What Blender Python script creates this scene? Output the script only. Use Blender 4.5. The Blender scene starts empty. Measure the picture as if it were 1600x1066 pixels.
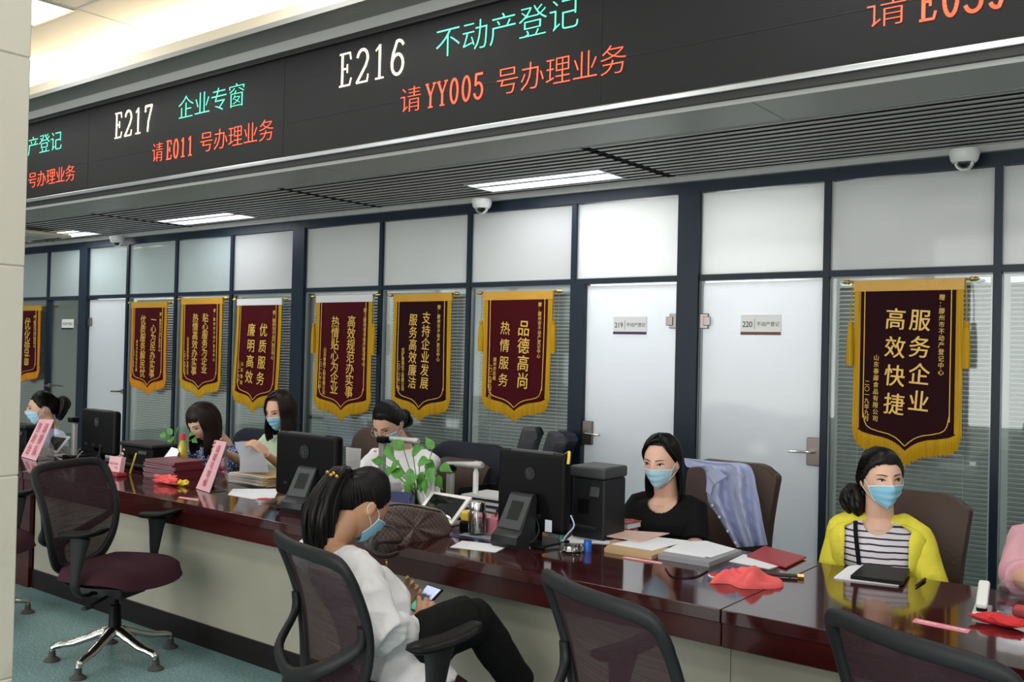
import bpy, bmesh, math, random
import numpy as np
from mathutils import Vector, Matrix, Euler, noise
random.seed(7)
S = bpy.context.scene
COL = S.collection
PI = math.pi
R_ = math.radians
# ------------------------------------------------------------------ camera
FPX = 1497.9; HC = 1.5675
YAW, PITCH, ROLL = [math.radians(a) for a in (37.653, .649, 1.330)]
F_ = np.array([-math.sin(YAW)*math.cos(PITCH), math.cos(YAW)*math.cos(PITCH), math.sin(PITCH)])
_r = np.array([math.cos(YAW), math.sin(YAW), 0.]); _u = np.cross(_r, F_)
RT = math.cos(ROLL)*_r + math.sin(ROLL)*_u
UP = -math.sin(ROLL)*_r + math.cos(ROLL)*_u
CP = np.array([0., 0., HC])
cam = bpy.data.cameras.new('camera'); co = bpy.data.objects.new('camera', cam); COL.objects.link(co)
cam.sensor_width = 36; cam.lens = FPX/1600*36; cam.clip_start = .05; cam.clip_end = 200
co.matrix_world = Matrix(((RT[0], UP[0], -F_[0], 0), (RT[1], UP[1], -F_[1], 0), (RT[2], UP[2], -F_[2], HC), (0, 0, 0, 1)))
S.camera = co
def ray(x, y): return (x-800)/FPX*RT - (y-533)/FPX*UP + F_
def onZ(x, y, z):
    d = ray(x, y); return Vector(CP + d*(z-HC)/d[2])
def onY(x, y, Y):
    d = ray(x, y); return Vector(CP + d*Y/d[1])
S.view_settings.view_transform = 'Standard'; S.view_settings.look = 'None'
S.view_settings.gamma = 1; S.view_settings.use_curve_mapping = False
S.view_settings.exposure = 0.22
try:
    S.cycles.use_denoising = True; S.cycles.max_bounces = 8; S.cycles.diffuse_bounces = 4
    S.cycles.glossy_bounces = 4; S.cycles.transmission_bounces = 6; S.cycles.transparent_max_bounces = 16
    S.cycles.sample_clamp_indirect = 6; S.cycles.caustics_reflective = False; S.cycles.caustics_refractive = False
except Exception: pass
# ------------------------------------------------------------------ daylight and lamps
W = bpy.data.worlds.new('daylight'); S.world = W; W.use_nodes = True
W.node_tree.nodes['Background'].inputs[0].default_value = (.96, .98, 1.0, 1)
W.node_tree.nodes['Background'].inputs[1].default_value = 1.0
def area(name, loc, size, power, col, rot=(0, 0, 0), spread=PI):
    l = bpy.data.lights.new(name, 'AREA'); l.shape = 'RECTANGLE'; l.size, l.size_y = size
    l.energy = power; l.color = col; l.spread = spread
    o = bpy.data.objects.new(name, l); COL.objects.link(o); o.location = loc; o.rotation_euler = rot
    return o
area('window_daylight', (-3, -5.9, 2.1), (13, 3.2), 520, (1, .985, .96), (R_(90), 0, 0))
for i, x in enumerate((-10.5, -7.44, -4.4, -1.4, 1.6)):
    for j, y in enumerate((3.38, .6, -2.4)):
        area('ceiling_panel_lamp', (x, y, 4.05), (.56, .56), 15, (1, .98, .94))
for i, x in enumerate((-14.6, -10.56, -7.86, -3.92, .05)):
    area('strip_fixture_lamp', (x, 5.38, 2.745), (1.0, .2), 6, (.95, .96, 1))
for i, x in enumerate((-12.4, -9.6, -6.7, -3.8, -.9, 2.0)):
    area('cove_lamp', (x, 4.42, 3.78), (2.7, .06), 20, (1, .83, .58), (PI, 0, 0))
# lamps in the offices behind the glass
for i, (x, p) in enumerate(((-13, 14), (-10.3, 40), (-8.2, 14), (-6, 14), (-4.6, 14), (-3.5, 95), (-2.5, 62), (-.6, 13), (1.5, 12))):
    area('office_lamp', (x, 6.75, 2.68), (1.6, 1.2), p, (.97, .98, 1))
# ------------------------------------------------------------------ materials
MT = {}
def new_mat(name):
    m = bpy.data.materials.new(name); m.use_nodes = True; MT[name] = m
    return m, m.node_tree, m.node_tree.nodes['Principled BSDF']
def mat(name, col, rough=.5, metal=0, spec=.5, coat=0, bump=None, emit=None, trans=0, alpha=1, sheen=0, var=None, sss=0):
    m, nt, b = new_mat(name); I = b.inputs
    I['Base Color'].default_value = (*col, 1); I['Roughness'].default_value = rough; I['Metallic'].default_value = metal
    I['Specular IOR Level'].default_value = spec if not name.endswith(('cloth', 'trouser_navy', 'trouser_black')) and not name.startswith(('shirt', 'mask', 'mesh', 'fabric', 'velvet', 'paper', 'trouser')) else .15; I['Coat Weight'].default_value = coat; I['Coat Roughness'].default_value = .04
    I['Transmission Weight'].default_value = trans; I['Alpha'].default_value = alpha; I['Sheen Weight'].default_value = sheen
    if sss: I['Subsurface Weight'].default_value = sss; I['Subsurface Radius'].default_value = (.01, .004, .002)
    if emit: I['Emission Color'].default_value = (*emit[0], 1); I['Emission Strength'].default_value = emit[1]
    tc = None
    if bump or var:
        tc = nt.nodes.new('ShaderNodeTexCoord')
    if bump:
        sc, st = bump[:2]; n = nt.nodes.new('ShaderNodeTexNoise'); n.inputs['Scale'].default_value = sc; n.inputs['Detail'].default_value = 4
        if len(bump) > 2:
            mp = nt.nodes.new('ShaderNodeMapping'); mp.inputs['Scale'].default_value = bump[2]
            nt.links.new(tc.outputs['Object'], mp.inputs[0]); nt.links.new(mp.outputs[0], n.inputs['Vector'])
        else: nt.links.new(tc.outputs['Object'], n.inputs['Vector'])
        bp = nt.nodes.new('ShaderNodeBump'); bp.inputs['Strength'].default_value = st; bp.inputs['Distance'].default_value = .01
        nt.links.new(n.outputs[0], bp.inputs['Height']); nt.links.new(bp.outputs[0], I['Normal'])
    if var:
        sc, col2, lo, hi = var[:4]
        n = nt.nodes.new('ShaderNodeTexNoise'); n.inputs['Scale'].default_value = sc; n.inputs['Detail'].default_value = 6
        if len(var) > 4:
            mp = nt.nodes.new('ShaderNodeMapping'); mp.inputs['Scale'].default_value = var[4]
            nt.links.new(tc.outputs['Object'], mp.inputs[0]); nt.links.new(mp.outputs[0], n.inputs['Vector'])
        else: nt.links.new(tc.outputs['Object'], n.inputs['Vector'])
        r = nt.nodes.new('ShaderNodeValToRGB'); r.color_ramp.elements[0].position = lo; r.color_ramp.elements[1].position = hi
        r.color_ramp.elements[0].color = (*col, 1); r.color_ramp.elements[1].color = (*col2, 1)
        nt.links.new(n.outputs[0], r.inputs[0]); nt.links.new(r.outputs[0], I['Base Color'])
    return m
mat('vinyl', (.13, .24, .245), .35, var=(95, (.44, .56, .53), .50, .74), spec=.35)
mat('marble', (.64, .60, .51), .3, var=(5, (.50, .46, .38), .55, .8))
mat('grout', (.46, .44, .38), .7)
mat('hall_paint', (.72, .67, .58), .7)
mat('hall_ceiling', (.74, .69, .62), .7)
mat('panel_grey', (.46, .46, .44), .45, spec=.3)
mat('panel_dark', (.30, .30, .285), .5, spec=.2)
mat('cove_cream', (.74, .66, .5), .6)
mat('slat', (.56, .54, .54), .5, spec=.3)
mat('slat_side_shade', (.035, .03, .03), .7, spec=.1)  # slat sides in a near-black colour that stands in for their shade
mat('plenum', (.012, .011, .012), .9)
mat('aluminium', (.62, .64, .66), .3, metal=.9)
mat('frame_blue', (.012, .022, .036), .4, spec=.22)
mat('frame_seal', (.35, .38, .40), .4)
mat('led_black', (.012, .012, .013), .5)
mat('led_face', (.020, .020, .021), .5, spec=.15, bump=(340, .25))
mat('led_white', (.2, .2, .15), .5, emit=((1, .93, .62), 2.6))
mat('led_green', (.02, .2, .12), .5, emit=((.12, 1, .56), 1.7))
mat('led_red', (.2, .02, .01), .5, emit=((1, .085, .035), 2.4))
mat('tube', (1, 1, 1), .5, emit=((.88, .9, 1), 5))
mat('cove_tube', (1, 1, 1), .5, emit=((1, .85, .6), 6))
mat('panel_light', (1, 1, 1), .5, emit=((.93, .92, 1), 3.5))
mat('office_wall', (.62, .62, .60), .7)
mat('blind', (.24, .245, .24), .5, spec=.2)
mat('chrome', (.62, .62, .62), .18, metal=1)
mat('alu_leg', (.50, .49, .48), .22, metal=1)
mat('steel_brown', (.24, .21, .19), .3, metal=.8)
mat('cherry', (.030, .0035, .0035), .2, spec=.3, coat=.12, var=(2.2, (.055, .008, .007), .35, .75, (.5, 6, 6)))
mat('cherry_top', (.034, .005, .006), .1, spec=.5, coat=.35, var=(2.5, (.060, .014, .012), .35, .75, (.6, 7, 7)))
mat('cream_panel', (.33, .315, .255), .4, spec=.2, var=(1.6, (.28, .27, .22), .35, .7))
mat('black_skirt', (.008, .006, .006), .4, spec=.2)
mat('plastic_black', (.0045, .0045, .005), .4, spec=.12)
mat('plastic_matte', (.014, .015, .016), .5, spec=.25)
mat('plastic_grey', (.055, .06, .062), .5, spec=.3)
mat('plastic_dark', (.018, .019, .021), .4, spec=.25)
mat('screen', (.006, .006, .008), .06, spec=.8)
mat('white_plastic', (.78, .78, .76), .3)
mat('metal_silver', (.46, .45, .43), .38, metal=.25)
mat('rubber', (.05, .045, .043), .7)
mat('mesh_plum', (.05, .026, .034), .8)
mat('fabric_plum', (.040, .013, .021), .85, bump=(400, .3))
mat('leather_brown', (.062, .038, .030), .45, spec=.2, bump=(60, .25))
mat('leather_navy', (.008, .010, .020), .45, spec=.2, bump=(60, .25))
mat('charcoal', (.028, .030, .036), .5, spec=.2, bump=(18, .5))
mat('plastic_wrap', (.30, .32, .34), .15, alpha=.35, spec=.8)
mat('paper', (.80, .82, .86), .6)
mat('paper_grey', (.29, .295, .32), .7)
mat('paper_edge', (.60, .60, .60), .7)
mat('kraft', (.48, .33, .17), .65)
mat('pinkish', (.72, .50, .42), .6)
mat('pink_card', (.74, .42, .47), .35, coat=.4)
mat('pink_tape', (.80, .24, .33), .5)
mat('tape_text', (.85, .82, .8), .5)
mat('red_text', (.50, .10, .15), .6)
mat('ink', (.03, .03, .04), .7)
mat('print_grey', (.25, .26, .28), .7)
mat('maroon_book', (.16, .012, .022), .45)
mat('red_folder', (.34, .025, .035), .45)
mat('red_cloth', (.78, .13, .13), .8, bump=(60, .4))
mat('red_glove', (.60, .02, .025), .7)
mat('yellow', (.75, .55, .05), .4)
mat('yellow_bottle', (.42, .36, .02), .2, coat=.6)
mat('green_plastic', (.02, .28, .13), .4)
mat('blue_cap', (.01, .10, .50), .35)
mat('navy_card', (.010, .015, .085), .35)
mat('navy_binder', (.008, .012, .04), .4)
mat('leaf', (.035, .17, .015), .4, var=(30, (.09, .30, .035), .3, .7))
mat('stem', (.11, .27, .05), .5)
mat('bag_brown', (.13, .085, .075), .55)
mat('bag_trim', (.018, .012, .010), .4)
mat('gold', (.70, .42, .10), .28, metal=.9)
mat('banner_gold', (.72, .40, .02), .5, bump=(220, .6))
mat('fringe', (.62, .36, .012), .6, spec=.15, var=(1, (.40, .22, .008), .35, .65, (260, 20, 3)))
mat('fringe_orange', (.74, .30, .012), .6, spec=.15, var=(1, (.5, .18, .008), .35, .65, (260, 20, 3)))
mat('fringe_plain', (.66, .43, .02), .6)
mat('velvet', (.060, .0008, .004), .75, bump=(3, .8, (1, 1, .3)))
mat('velvet_dark', (.020, .0008, .0025), .75, bump=(3, .5, (1, 1, .3)))
mat('silk_white', (.72, .72, .73), .3, bump=(25, .5))
mat('silk_gold', (.62, .32, .02), .35, bump=(25, .4))
mat('gold_text', (.82, .50, .09), .4)
mat('skin', (.60, .35, .24), .5, sss=.15)
mat('skin_pale', (.68, .42, .31), .5, sss=.15)
mat('skin_tan', (.48, .26, .15), .5, sss=.15)
mat('hair', (.0045, .0035, .0035), .42, spec=.22)
mat('hair_brown', (.014, .008, .006), .45, spec=.2)
mat('eye_white', (.70, .68, .66), .2)
mat('iris', (.012, .007, .005), .15)
mat('lip', (.45, .12, .11), .45)
mat('mask_blue', (.30, .66, .86), .75, bump=(300, .15))
mat('mask_light', (.45, .74, .90), .75, bump=(300, .15))
mat('mask_edge', (.75, .82, .88), .7)
mat('shoe', (.02, .02, .02), .4)
mat('black_cloth', (.0045, .0045, .005), .8, bump=(25, .4))
mat('white_cloth', (.74, .73, .75), .75, bump=(25, .5))
mat('lilac_cloth', (.52, .58, .74), .75, bump=(25, .4))
mat('shirt_blue', (.38, .42, .60), .75, bump=(30, .6))
mat('green_cloth', (.47, .56, .40), .75, bump=(25, .4))
mat('yellow_cloth', (.68, .61, .06), .8, bump=(40, .5))
mat('pink_cloth', (.62, .33, .38), .75, bump=(25, .5))
mat('trouser_navy', (.010, .013, .025), .8)
mat('trouser_black', (.0045, .0045, .0048), .8, bump=(12, .6))
def glass_mix(name, tint, lo=.06, hi=.85, gl=(1, 1, 1), rough=0.02):
    m, nt, b = new_mat(name); N = nt.nodes; L = nt.links
    t = N.new('ShaderNodeBsdfTransparent'); t.inputs[0].default_value = (*tint, 1)
    g = N.new('ShaderNodeBsdfGlossy'); g.inputs[0].default_value = (*gl, 1); g.inputs['Roughness'].default_value = rough
    lw = N.new('ShaderNodeFresnel'); lw.inputs[0].default_value = 1.5
    mr = N.new('ShaderNodeMapRange'); mr.inputs[1].default_value = 0; mr.inputs[2].default_value = 1; mr.inputs[3].default_value = lo; mr.inputs[4].default_value = hi
    mx = N.new('ShaderNodeMixShader'); L.new(lw.outputs[0], mr.inputs[0]); L.new(mr.outputs[0], mx.inputs[0]); L.new(t.outputs[0], mx.inputs[1]); L.new(g.outputs[0], mx.inputs[2])
    L.new(mx.outputs[0], N['Material Output'].inputs[0])
glass_mix('glass', (.90, .95, .93), .015, .55)
glass_mix('clear_glass', (.95, .98, .97), .05, .9)
glass_mix('water', (.80, .90, .87), .05, .6)
glass_mix('acrylic', (.93, .96, .98), .04, .8)
def frosted(name, col, tr=.5):
    m, nt, b = new_mat(name); N = nt.nodes; L = nt.links
    b.inputs['Base Color'].default_value = (*col, 1); b.inputs['Roughness'].default_value = .06; b.inputs['Specular IOR Level'].default_value = .5
    t = N.new('ShaderNodeBsdfTranslucent'); t.inputs[0].default_value = (*col, 1)
    mx = N.new('ShaderNodeMixShader'); mx.inputs[0].default_value = tr
    L.new(b.outputs[0], mx.inputs[1]); L.new(t.outputs[0], mx.inputs[2]); L.new(mx.outputs[0], N['Material Output'].inputs[0])
frosted('frosted', (.72, .73, .72), .5)
frosted('frosted_door', (.76, .78, .80), .5)
frosted('frosted_teal', (.58, .65, .64), .45)
# stripes, florals, lattice
def pattern_mat(name, kind, base, fg, **k):
    m, nt, b = new_mat(name); N = nt.nodes; L = nt.links
    b.inputs['Roughness'].default_value = k.get('rough', .8)
    tc = N.new('ShaderNodeTexCoord'); r = N.new('ShaderNodeValToRGB'); r.color_ramp.interpolation = 'CONSTANT'
    if kind == 'stripe':
        sp = N.new('ShaderNodeSeparateXYZ'); L.new(tc.outputs['Object'], sp.inputs[0])
        nz = N.new('ShaderNodeTexNoise'); nz.inputs['Scale'].default_value = 9; L.new(tc.outputs['Object'], nz.inputs['Vector'])
        a = N.new('ShaderNodeMath'); a.operation = 'MULTIPLY_ADD'; a.inputs[1].default_value = .014; L.new(nz.outputs[0], a.inputs[0]); L.new(sp.outputs[2], a.inputs[2])
        f = N.new('ShaderNodeMath'); f.operation = 'MULTIPLY'; f.inputs[1].default_value = 1/k['period']; L.new(a.outputs[0], f.inputs[0])
        fr = N.new('ShaderNodeMath'); fr.operation = 'FRACT'; L.new(f.outputs[0], fr.inputs[0]); L.new(fr.outputs[0], r.inputs[0])
    elif kind == 'voronoi':
        v = N.new('ShaderNodeTexVoronoi'); v.inputs['Scale'].default_value = k['scale']; L.new(tc.outputs['Object'], v.inputs['Vector']); L.new(v.outputs['Distance'], r.inputs[0])
    elif kind == 'lattice':
        sp = N.new('ShaderNodeSeparateXYZ'); L.new(tc.outputs['Object'], sp.inputs[0]); prev = None
        for sg in (1, -1):
            a = N.new('ShaderNodeMath'); a.operation = 'MULTIPLY'; a.inputs[1].default_value = k['n'][0]; L.new(sp.outputs[1], a.inputs[0])
            c = N.new('ShaderNodeMath'); c.operation = 'MULTIPLY_ADD'; c.inputs[1].default_value = sg*k['n'][1]; L.new(sp.outputs[2], c.inputs[0]); L.new(a.outputs[0], c.inputs[2])
            fr = N.new('ShaderNodeMath'); fr.operation = 'FRACT'; L.new(c.outputs[0], fr.inputs[0])
            if prev: 
                mn = N.new('ShaderNodeMath'); mn.operation = 'MINIMUM'; L.new(fr.outputs[0], mn.inputs[0]); L.new(prev.outputs[0], mn.inputs[1]); prev = mn
            else: prev = fr
        L.new(prev.outputs[0], r.inputs[0])
    r.color_ramp.elements[0].position = 0; r.color_ramp.elements[0].color = (*fg, 1)
    r.color_ramp.elements[1].position = k.get('cut', .3); r.color_ramp.elements[1].color = (*base, 1)
    L.new(r.outputs[0], b.inputs['Base Color'])
pattern_mat('striped_tee', 'stripe', (.62, .58, .62), (.012, .014, .03), period=.0245, cut=.27)
pattern_mat('floral_blue', 'voronoi', (.02, .04, .16), (.55, .60, .74), scale=75, cut=.42)
pattern_mat('bag_lattice', 'lattice', (.105, .068, .060), (.20, .145, .13), n=(38, 42), cut=.22, rough=.5)
pattern_mat('book_pattern', 'voronoi', (.28, .03, .03), (.55, .3, .2), scale=55, cut=.3, rough=.5)
# see-through office mesh
def mesh_fabric():
    m, nt, b = new_mat('chair_mesh'); N = nt.nodes; L = nt.links
    b.inputs['Base Color'].default_value = (.040, .022, .028, 1); b.inputs['Roughness'].default_value = .8; b.inputs['Specular IOR Level'].default_value = .1
    t = N.new('ShaderNodeBsdfTransparent'); mx = N.new('ShaderNodeMixShader')
    tc = N.new('ShaderNodeTexCoord'); wv = N.new('ShaderNodeTexNoise'); wv.inputs['Scale'].default_value = 14
    mp = N.new('ShaderNodeMapping'); mp.inputs['Scale'].default_value = (.4, 1, 14); L.new(tc.outputs['Object'], mp.inputs[0]); L.new(mp.outputs[0], wv.inputs['Vector'])
    mr = N.new('ShaderNodeMapRange'); mr.inputs[1].default_value = .3; mr.inputs[2].default_value = .7; mr.inputs[3].default_value = .84; mr.inputs[4].default_value = .92
    L.new(wv.outputs[0], mr.inputs[0]); L.new(mr.outputs[0], mx.inputs[0]); L.new(t.outputs[0], mx.inputs[1]); L.new(b.outputs[0], mx.inputs[2])
    L.new(mx.outputs[0], N['Material Output'].inputs[0])
mesh_fabric()
# ------------------------------------------------------------------ mesh helpers
class MB:
    def __init__(s): s.v = []; s.f = []
    def add(s, vs, fs):
        o = len(s.v); s.v += [tuple(v) for v in vs]; s.f += [tuple(i+o for i in f) for f in fs]; return s
    def box(s, c, d, rot=None, M=None):
        x, y, z = [a/2 for a in d]; vs = [Vector((i, j, k)) for i in (-x, x) for j in (-y, y) for k in (-z, z)]
        if rot is not None: E = Euler(rot).to_matrix(); vs = [E@v for v in vs]
        vs = [v+Vector(c) for v in vs]
        if M is not None: vs = [M@v for v in vs]
        return s.add(vs, [(0, 1, 3, 2), (4, 6, 7, 5), (0, 4, 5, 1), (2, 3, 7, 6), (0, 2, 6, 4), (1, 5, 7, 3)])
    def rbox(s, c, d, r=.01, rot=None, M=None, seg=3):
        x, y, z = [max(a/2-r, 1e-4) for a in d]; n = seg
        bm = bmesh.new(); bmesh.ops.create_cube(bm, size=1)
        for v in bm.verts: v.co = Vector((v.co.x*d[0], v.co.y*d[1], v.co.z*d[2]))
        bmesh.ops.bevel(bm, geom=list(bm.edges), offset=min(r, min(d)/2*.98), segments=n, profile=.5, affect='EDGES')
        E = Euler(rot).to_matrix() if rot is not None else Matrix.Identity(3)
        bm.verts.index_update(); vs = [E@v.co+Vector(c) for v in bm.verts]
        if M is not None: vs = [M@v for v in vs]
        s.add(vs, [[q.index for q in f.verts] for f in bm.faces]); bm.free(); s.wn = True; return s
    def tube(s, pts, rad, seg=12, flat=1, upv=None, cap=True):
        pts = [Vector(p) for p in pts]; n = len(pts)
        if not hasattr(rad, '__len__'): rad = [rad]*n
        if not hasattr(flat, '__len__'): flat = [flat]*n
        rings = []; t0 = (pts[1]-pts[0]).normalized()
        a = Vector(upv) if upv is not None else (Vector((0, 0, 1)) if abs(t0.z) < .9 else Vector((1, 0, 0)))
        for i, p in enumerate(pts):
            t = ((pts[min(i+1, n-1)]-pts[max(i-1, 0)])).normalized()
            if upv is not None: a = Vector(upv)
            b = t.cross(a)
            if b.length < 1e-6: b = t.cross(Vector((.3, .9, .1)))
            b.normalize(); a = b.cross(t).normalized()
            rings.append([p+(b*math.cos(2*PI*k/seg)*rad[i]+a*math.sin(2*PI*k/seg)*rad[i]*flat[i]) for k in range(seg)])
        vs = [v for r in rings for v in r]; fs = []
        for i in range(n-1):
            for k in range(seg):
                k2 = (k+1) % seg; fs.append((i*seg+k, i*seg+k2, (i+1)*seg+k2, (i+1)*seg+k))
        if cap:
            fs.append(tuple(range(seg))[::-1]); fs.append(tuple(range((n-1)*seg, n*seg)))
        return s.add(vs, fs)
    def ball(s, c, r, seg=16, M=None):
        if not hasattr(r, '__len__'): r = (r, r, r)
        vs = []; fs = []; m = seg//2
        for i in range(m+1):
            el = -PI/2+PI*i/m
            for k in range(seg):
                az = 2*PI*k/seg; v = Vector((r[0]*math.cos(el)*math.cos(az), r[1]*math.cos(el)*math.sin(az), r[2]*math.sin(el)))
                if M is not None: v = M@v
                vs.append(v+Vector(c))
        for i in range(m):
            for k in range(seg):
                k2 = (k+1) % seg; fs.append((i*seg+k, i*seg+k2, (i+1)*seg+k2, (i+1)*seg+k))
        return s.add(vs, fs)
    def lathe(s, prof, c=(0, 0, 0), seg=24, M=None):
        vs = []; fs = []
        for r, z in prof:
            for k in range(seg):
                a = 2*PI*k/seg; v = Vector((r*math.cos(a), r*math.sin(a), z))
                if M is not None: v = M@v
                vs.append(v+Vector(c))
        for i in range(len(prof)-1):
            for k in range(seg):
                k2 = (k+1) % seg; fs.append((i*seg+k, i*seg+k2, (i+1)*seg+k2, (i+1)*seg+k))
        if prof[0][0] > 1e-5: fs.append(tuple(range(seg))[::-1])
        if prof[-1][0] > 1e-5: fs.append(tuple(range((len(prof)-1)*seg, len(prof)*seg)))
        return s.add(vs, fs)
    def grid(s, P, closed=False):
        n, m = len(P), len(P[0]); vs = [q for r in P for q in r]; fs = []
        for i in range(n-1):
            for k in range(m if closed else m-1):
                k2 = (k+1) % m; fs.append((i*m+k, i*m+k2, (i+1)*m+k2, (i+1)*m+k))
        return s.add(vs, fs)
    def slab(s, P, off):
        """grid P thickened by vector function/vector off"""
        n, m = len(P), len(P[0]); o = (lambda p: Vector(off)) if not callable(off) else off
        A = [Vector(q) for r in P for q in r]; B = [a+o(a) for a in A]; N = n*m; fs = []
        for i in range(n-1):
            for k in range(m-1):
                a, b, c, d = i*m+k, i*m+k+1, (i+1)*m+k+1, (i+1)*m+k; fs.append((a, b, c, d)); fs.append((a+N, d+N, c+N, b+N))
        E = [k for k in range(m)]+[i*m+m-1 for i in range(1, n)]+[(n-1)*m+k for k in range(m-2, -1, -1)]+[i*m for i in range(n-2, 0, -1)]
        for i in range(len(E)):
            a, b = E[i], E[(i+1) % len(E)]; fs.append((a, a+N, b+N, b))
        return s.add(A+B, fs)
    def prism(s, poly, z0, z1, M=None):
        n = len(poly); vs = [Vector((x, y, z0)) for x, y in poly]+[Vector((x, y, z1)) for x, y in poly]
        if M is not None: vs = [M@v for v in vs]
        return s.add(vs, [tuple(range(n))[::-1], tuple(range(n, 2*n))]+[(i, (i+1) % n, (i+1) % n+n, i+n) for i in range(n)])
def setp(o, label=None, cat=None, group=None, kind=None):
    if label: o['label'] = label
    if cat: o['category'] = cat
    if group: o['group'] = group
    if kind: o['kind'] = kind
    return o
def finish(me, smooth=35):
    if smooth:
        me.polygons.foreach_set('use_smooth', [True]*len(me.polygons))
        try: me.set_sharp_from_angle(angle=R_(smooth))
        except Exception: pass
def obj(name, mb, material, parent=None, smooth=35, loc=None, rot=None, fix=False, **tags):
    me = bpy.data.meshes.new(name)
    if isinstance(mb, MB): me.from_pydata([tuple(v) for v in mb.v], [], mb.f)
    if fix:
        bm = bmesh.new(); bm.from_mesh(me); bmesh.ops.recalc_face_normals(bm, faces=bm.faces); bm.to_mesh(me); bm.free()
    finish(me, smooth)
    me.materials.append(MT[material] if isinstance(material, str) else material)
    o = bpy.data.objects.new(name, me); COL.objects.link(o)
    if getattr(mb, 'wn', False):
        w = o.modifiers.new('normals', 'WEIGHTED_NORMAL'); w.keep_sharp = True; w.weight = 100
    if parent is not None: o.parent = parent
    if loc is not None: o.location = loc
    if rot is not None: o.rotation_euler = rot
    setp(o, **tags); return o
def thing(name, label, cat, loc=(0, 0, 0), rz=0, group=None, rot=None):
    o = bpy.data.objects.new(name, None); o.empty_display_size = .1; COL.objects.link(o); o.location = loc
    o.rotation_euler = rot if rot is not None else (0, 0, rz)
    return setp(o, label, cat, group)
def copy_tree(o, parent=None):
    c = o.copy(); COL.objects.link(c)
    if parent is not None: c.parent = parent
    for ch in list(o.children): copy_tree(ch, c)
    return c
def struct(name, mb, m, parent=None, **k):
    o = obj(name, mb, m, parent, **k)
    if parent is None: o['kind'] = 'structure'
    return o
def boxm(*bs):
    m = MB()
    for c, d in bs: m.box(c, d)
    return m
def span(x0, x1, y0, y1, z0, z1): return (((x0+x1)/2, (y0+y1)/2, (z0+z1)/2), (abs(x1-x0), abs(y1-y0), abs(z1-z0)))
def text_mesh(body, size, offset=0, extrude=.0006, align='CENTER', xs=1, line=1.0):
    cu = bpy.data.curves.new('t', 'FONT'); cu.body = body; cu.size = size; cu.offset = offset; cu.extrude = extrude
    cu.align_x = align; cu.align_y = 'CENTER'; cu.resolution_u = 3; cu.space_line = line
    o = bpy.data.objects.new('t', cu); COL.objects.link(o)
    bpy.context.view_layer.update(); dg = bpy.context.evaluated_depsgraph_get()
    me = bpy.data.meshes.new_from_object(o.evaluated_get(dg)); bpy.data.objects.remove(o)
    n = len(me.vertices); a = np.empty(n*3, dtype=np.float32); me.vertices.foreach_get('co', a); a = a.reshape(-1, 3)
    fs = [tuple(p.vertices) for p in me.polygons]; bpy.data.meshes.remove(me); bpy.data.curves.remove(cu)
    return a, fs
def text_fit(mb, body, M, w, h, offset=0, extrude=.0005):
    """text scaled to fill w x h, in the local XZ plane facing -Y, centred, placed by M"""
    a, fs = text_mesh(body, 1.0, offset=offset, extrude=extrude)
    if len(a) == 0: return
    lo, hi = a.min(0), a.max(0); c = (lo+hi)/2; d = hi-lo
    sx = w/max(d[0], 1e-4); sy = h/max(d[1], 1e-4)
    vs = [M@Vector(((v[0]-c[0])*sx, -(v[2])*.5, (v[1]-c[1])*sy)) for v in a]
    mb.add(vs, fs)
_CC = {}
def put_char(mb, ch, M, ex, ez, offset=0, thick=.0006):
    if offset > .0035:
        put_char(mb, ch, M@Matrix.Translation((-offset*ex*.9, 0, 0)), ex, ez, .003, thick); M = M@Matrix.Translation((offset*ex*.9, -.0012, offset*ez*.5)); offset = .003
    k = (ch, offset)
    if k not in _CC:
        a, fs = text_mesh(ch, 1.0, offset=offset, extrude=.5)
        _CC[k] = (a, fs)
    a, fs = _CC[k]
    mb.add([M@Vector((v[0]*ex, -(v[2]+.5)*thick, (v[1]-.07)*ez)) for v in a], fs)
def put_row(mb, s, M, x0, x1, z, ez, offset=0, thick=.0006, xf=None):
    """full-width characters spread evenly from x0 to x1 at height z in M's XZ plane"""
    n = len(s); w = (x1-x0)/n
    for i, ch in enumerate(s):
        if ch != ' ': put_char(mb, ch, M@Matrix.Translation((x0+w*(i+.5), 0, z)), xf or w, ez, offset, thick)
def put_col(mb, s, M, x, z0, z1, em, offset=0, thick=.0006, slant=0):
    n = len(s); h = (z0-z1)/n
    for i, ch in enumerate(s):
        if ch != ' ': put_char(mb, ch, M@Matrix.Translation((x, 0, z0-h*(i+.5)))@Matrix.Rotation(slant, 4, 'Y'), em, em, offset, thick)
# ================================================================== ROOM SHELL
YW = 5.80          # glass partition plane
ZS = 2.76          # soffit over the counter
XL, XR = -16.0, 3.2
struct('floor', boxm(span(XL, XR, -6, 8.6, -.06, 0)), 'vinyl', smooth=0)
struct('ceiling', boxm(span(XL, XR, -6, 4.95, 4.1, 4.16)), 'hall_ceiling', smooth=0)
g = MB()
for x in (-15.1, -12.44, -9.77, -7.1, -4.43, -1.77, .9):
    g.box(*span(x-.006, x+.006, -6, 4.9, 4.094, 4.1))
for y in (3.02, 3.69, .9, -1.5):
    g.box(*span(XL, XR, y-.006, y+.006, 4.094, 4.1))
struct('trim_1', g, 'panel_grey', smooth=0)
struct('wall_left', boxm(span(XL-.1, XL, -6, 8.6, 0, 4.1)), 'office_wall', smooth=0)
struct('wall_right', boxm(span(XR, XR+.1, -6, 8.6, 0, 4.1)), 'office_wall', smooth=0)
struct('wall_office', boxm(span(XL, XR, 8.5, 8.6, 0, ZS+.4)), 'office_wall', smooth=0)
struct('ceiling_office', boxm(span(XL, XR, YW+.05, 8.6, ZS, ZS+.05)), 'office_wall', smooth=0)
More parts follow.
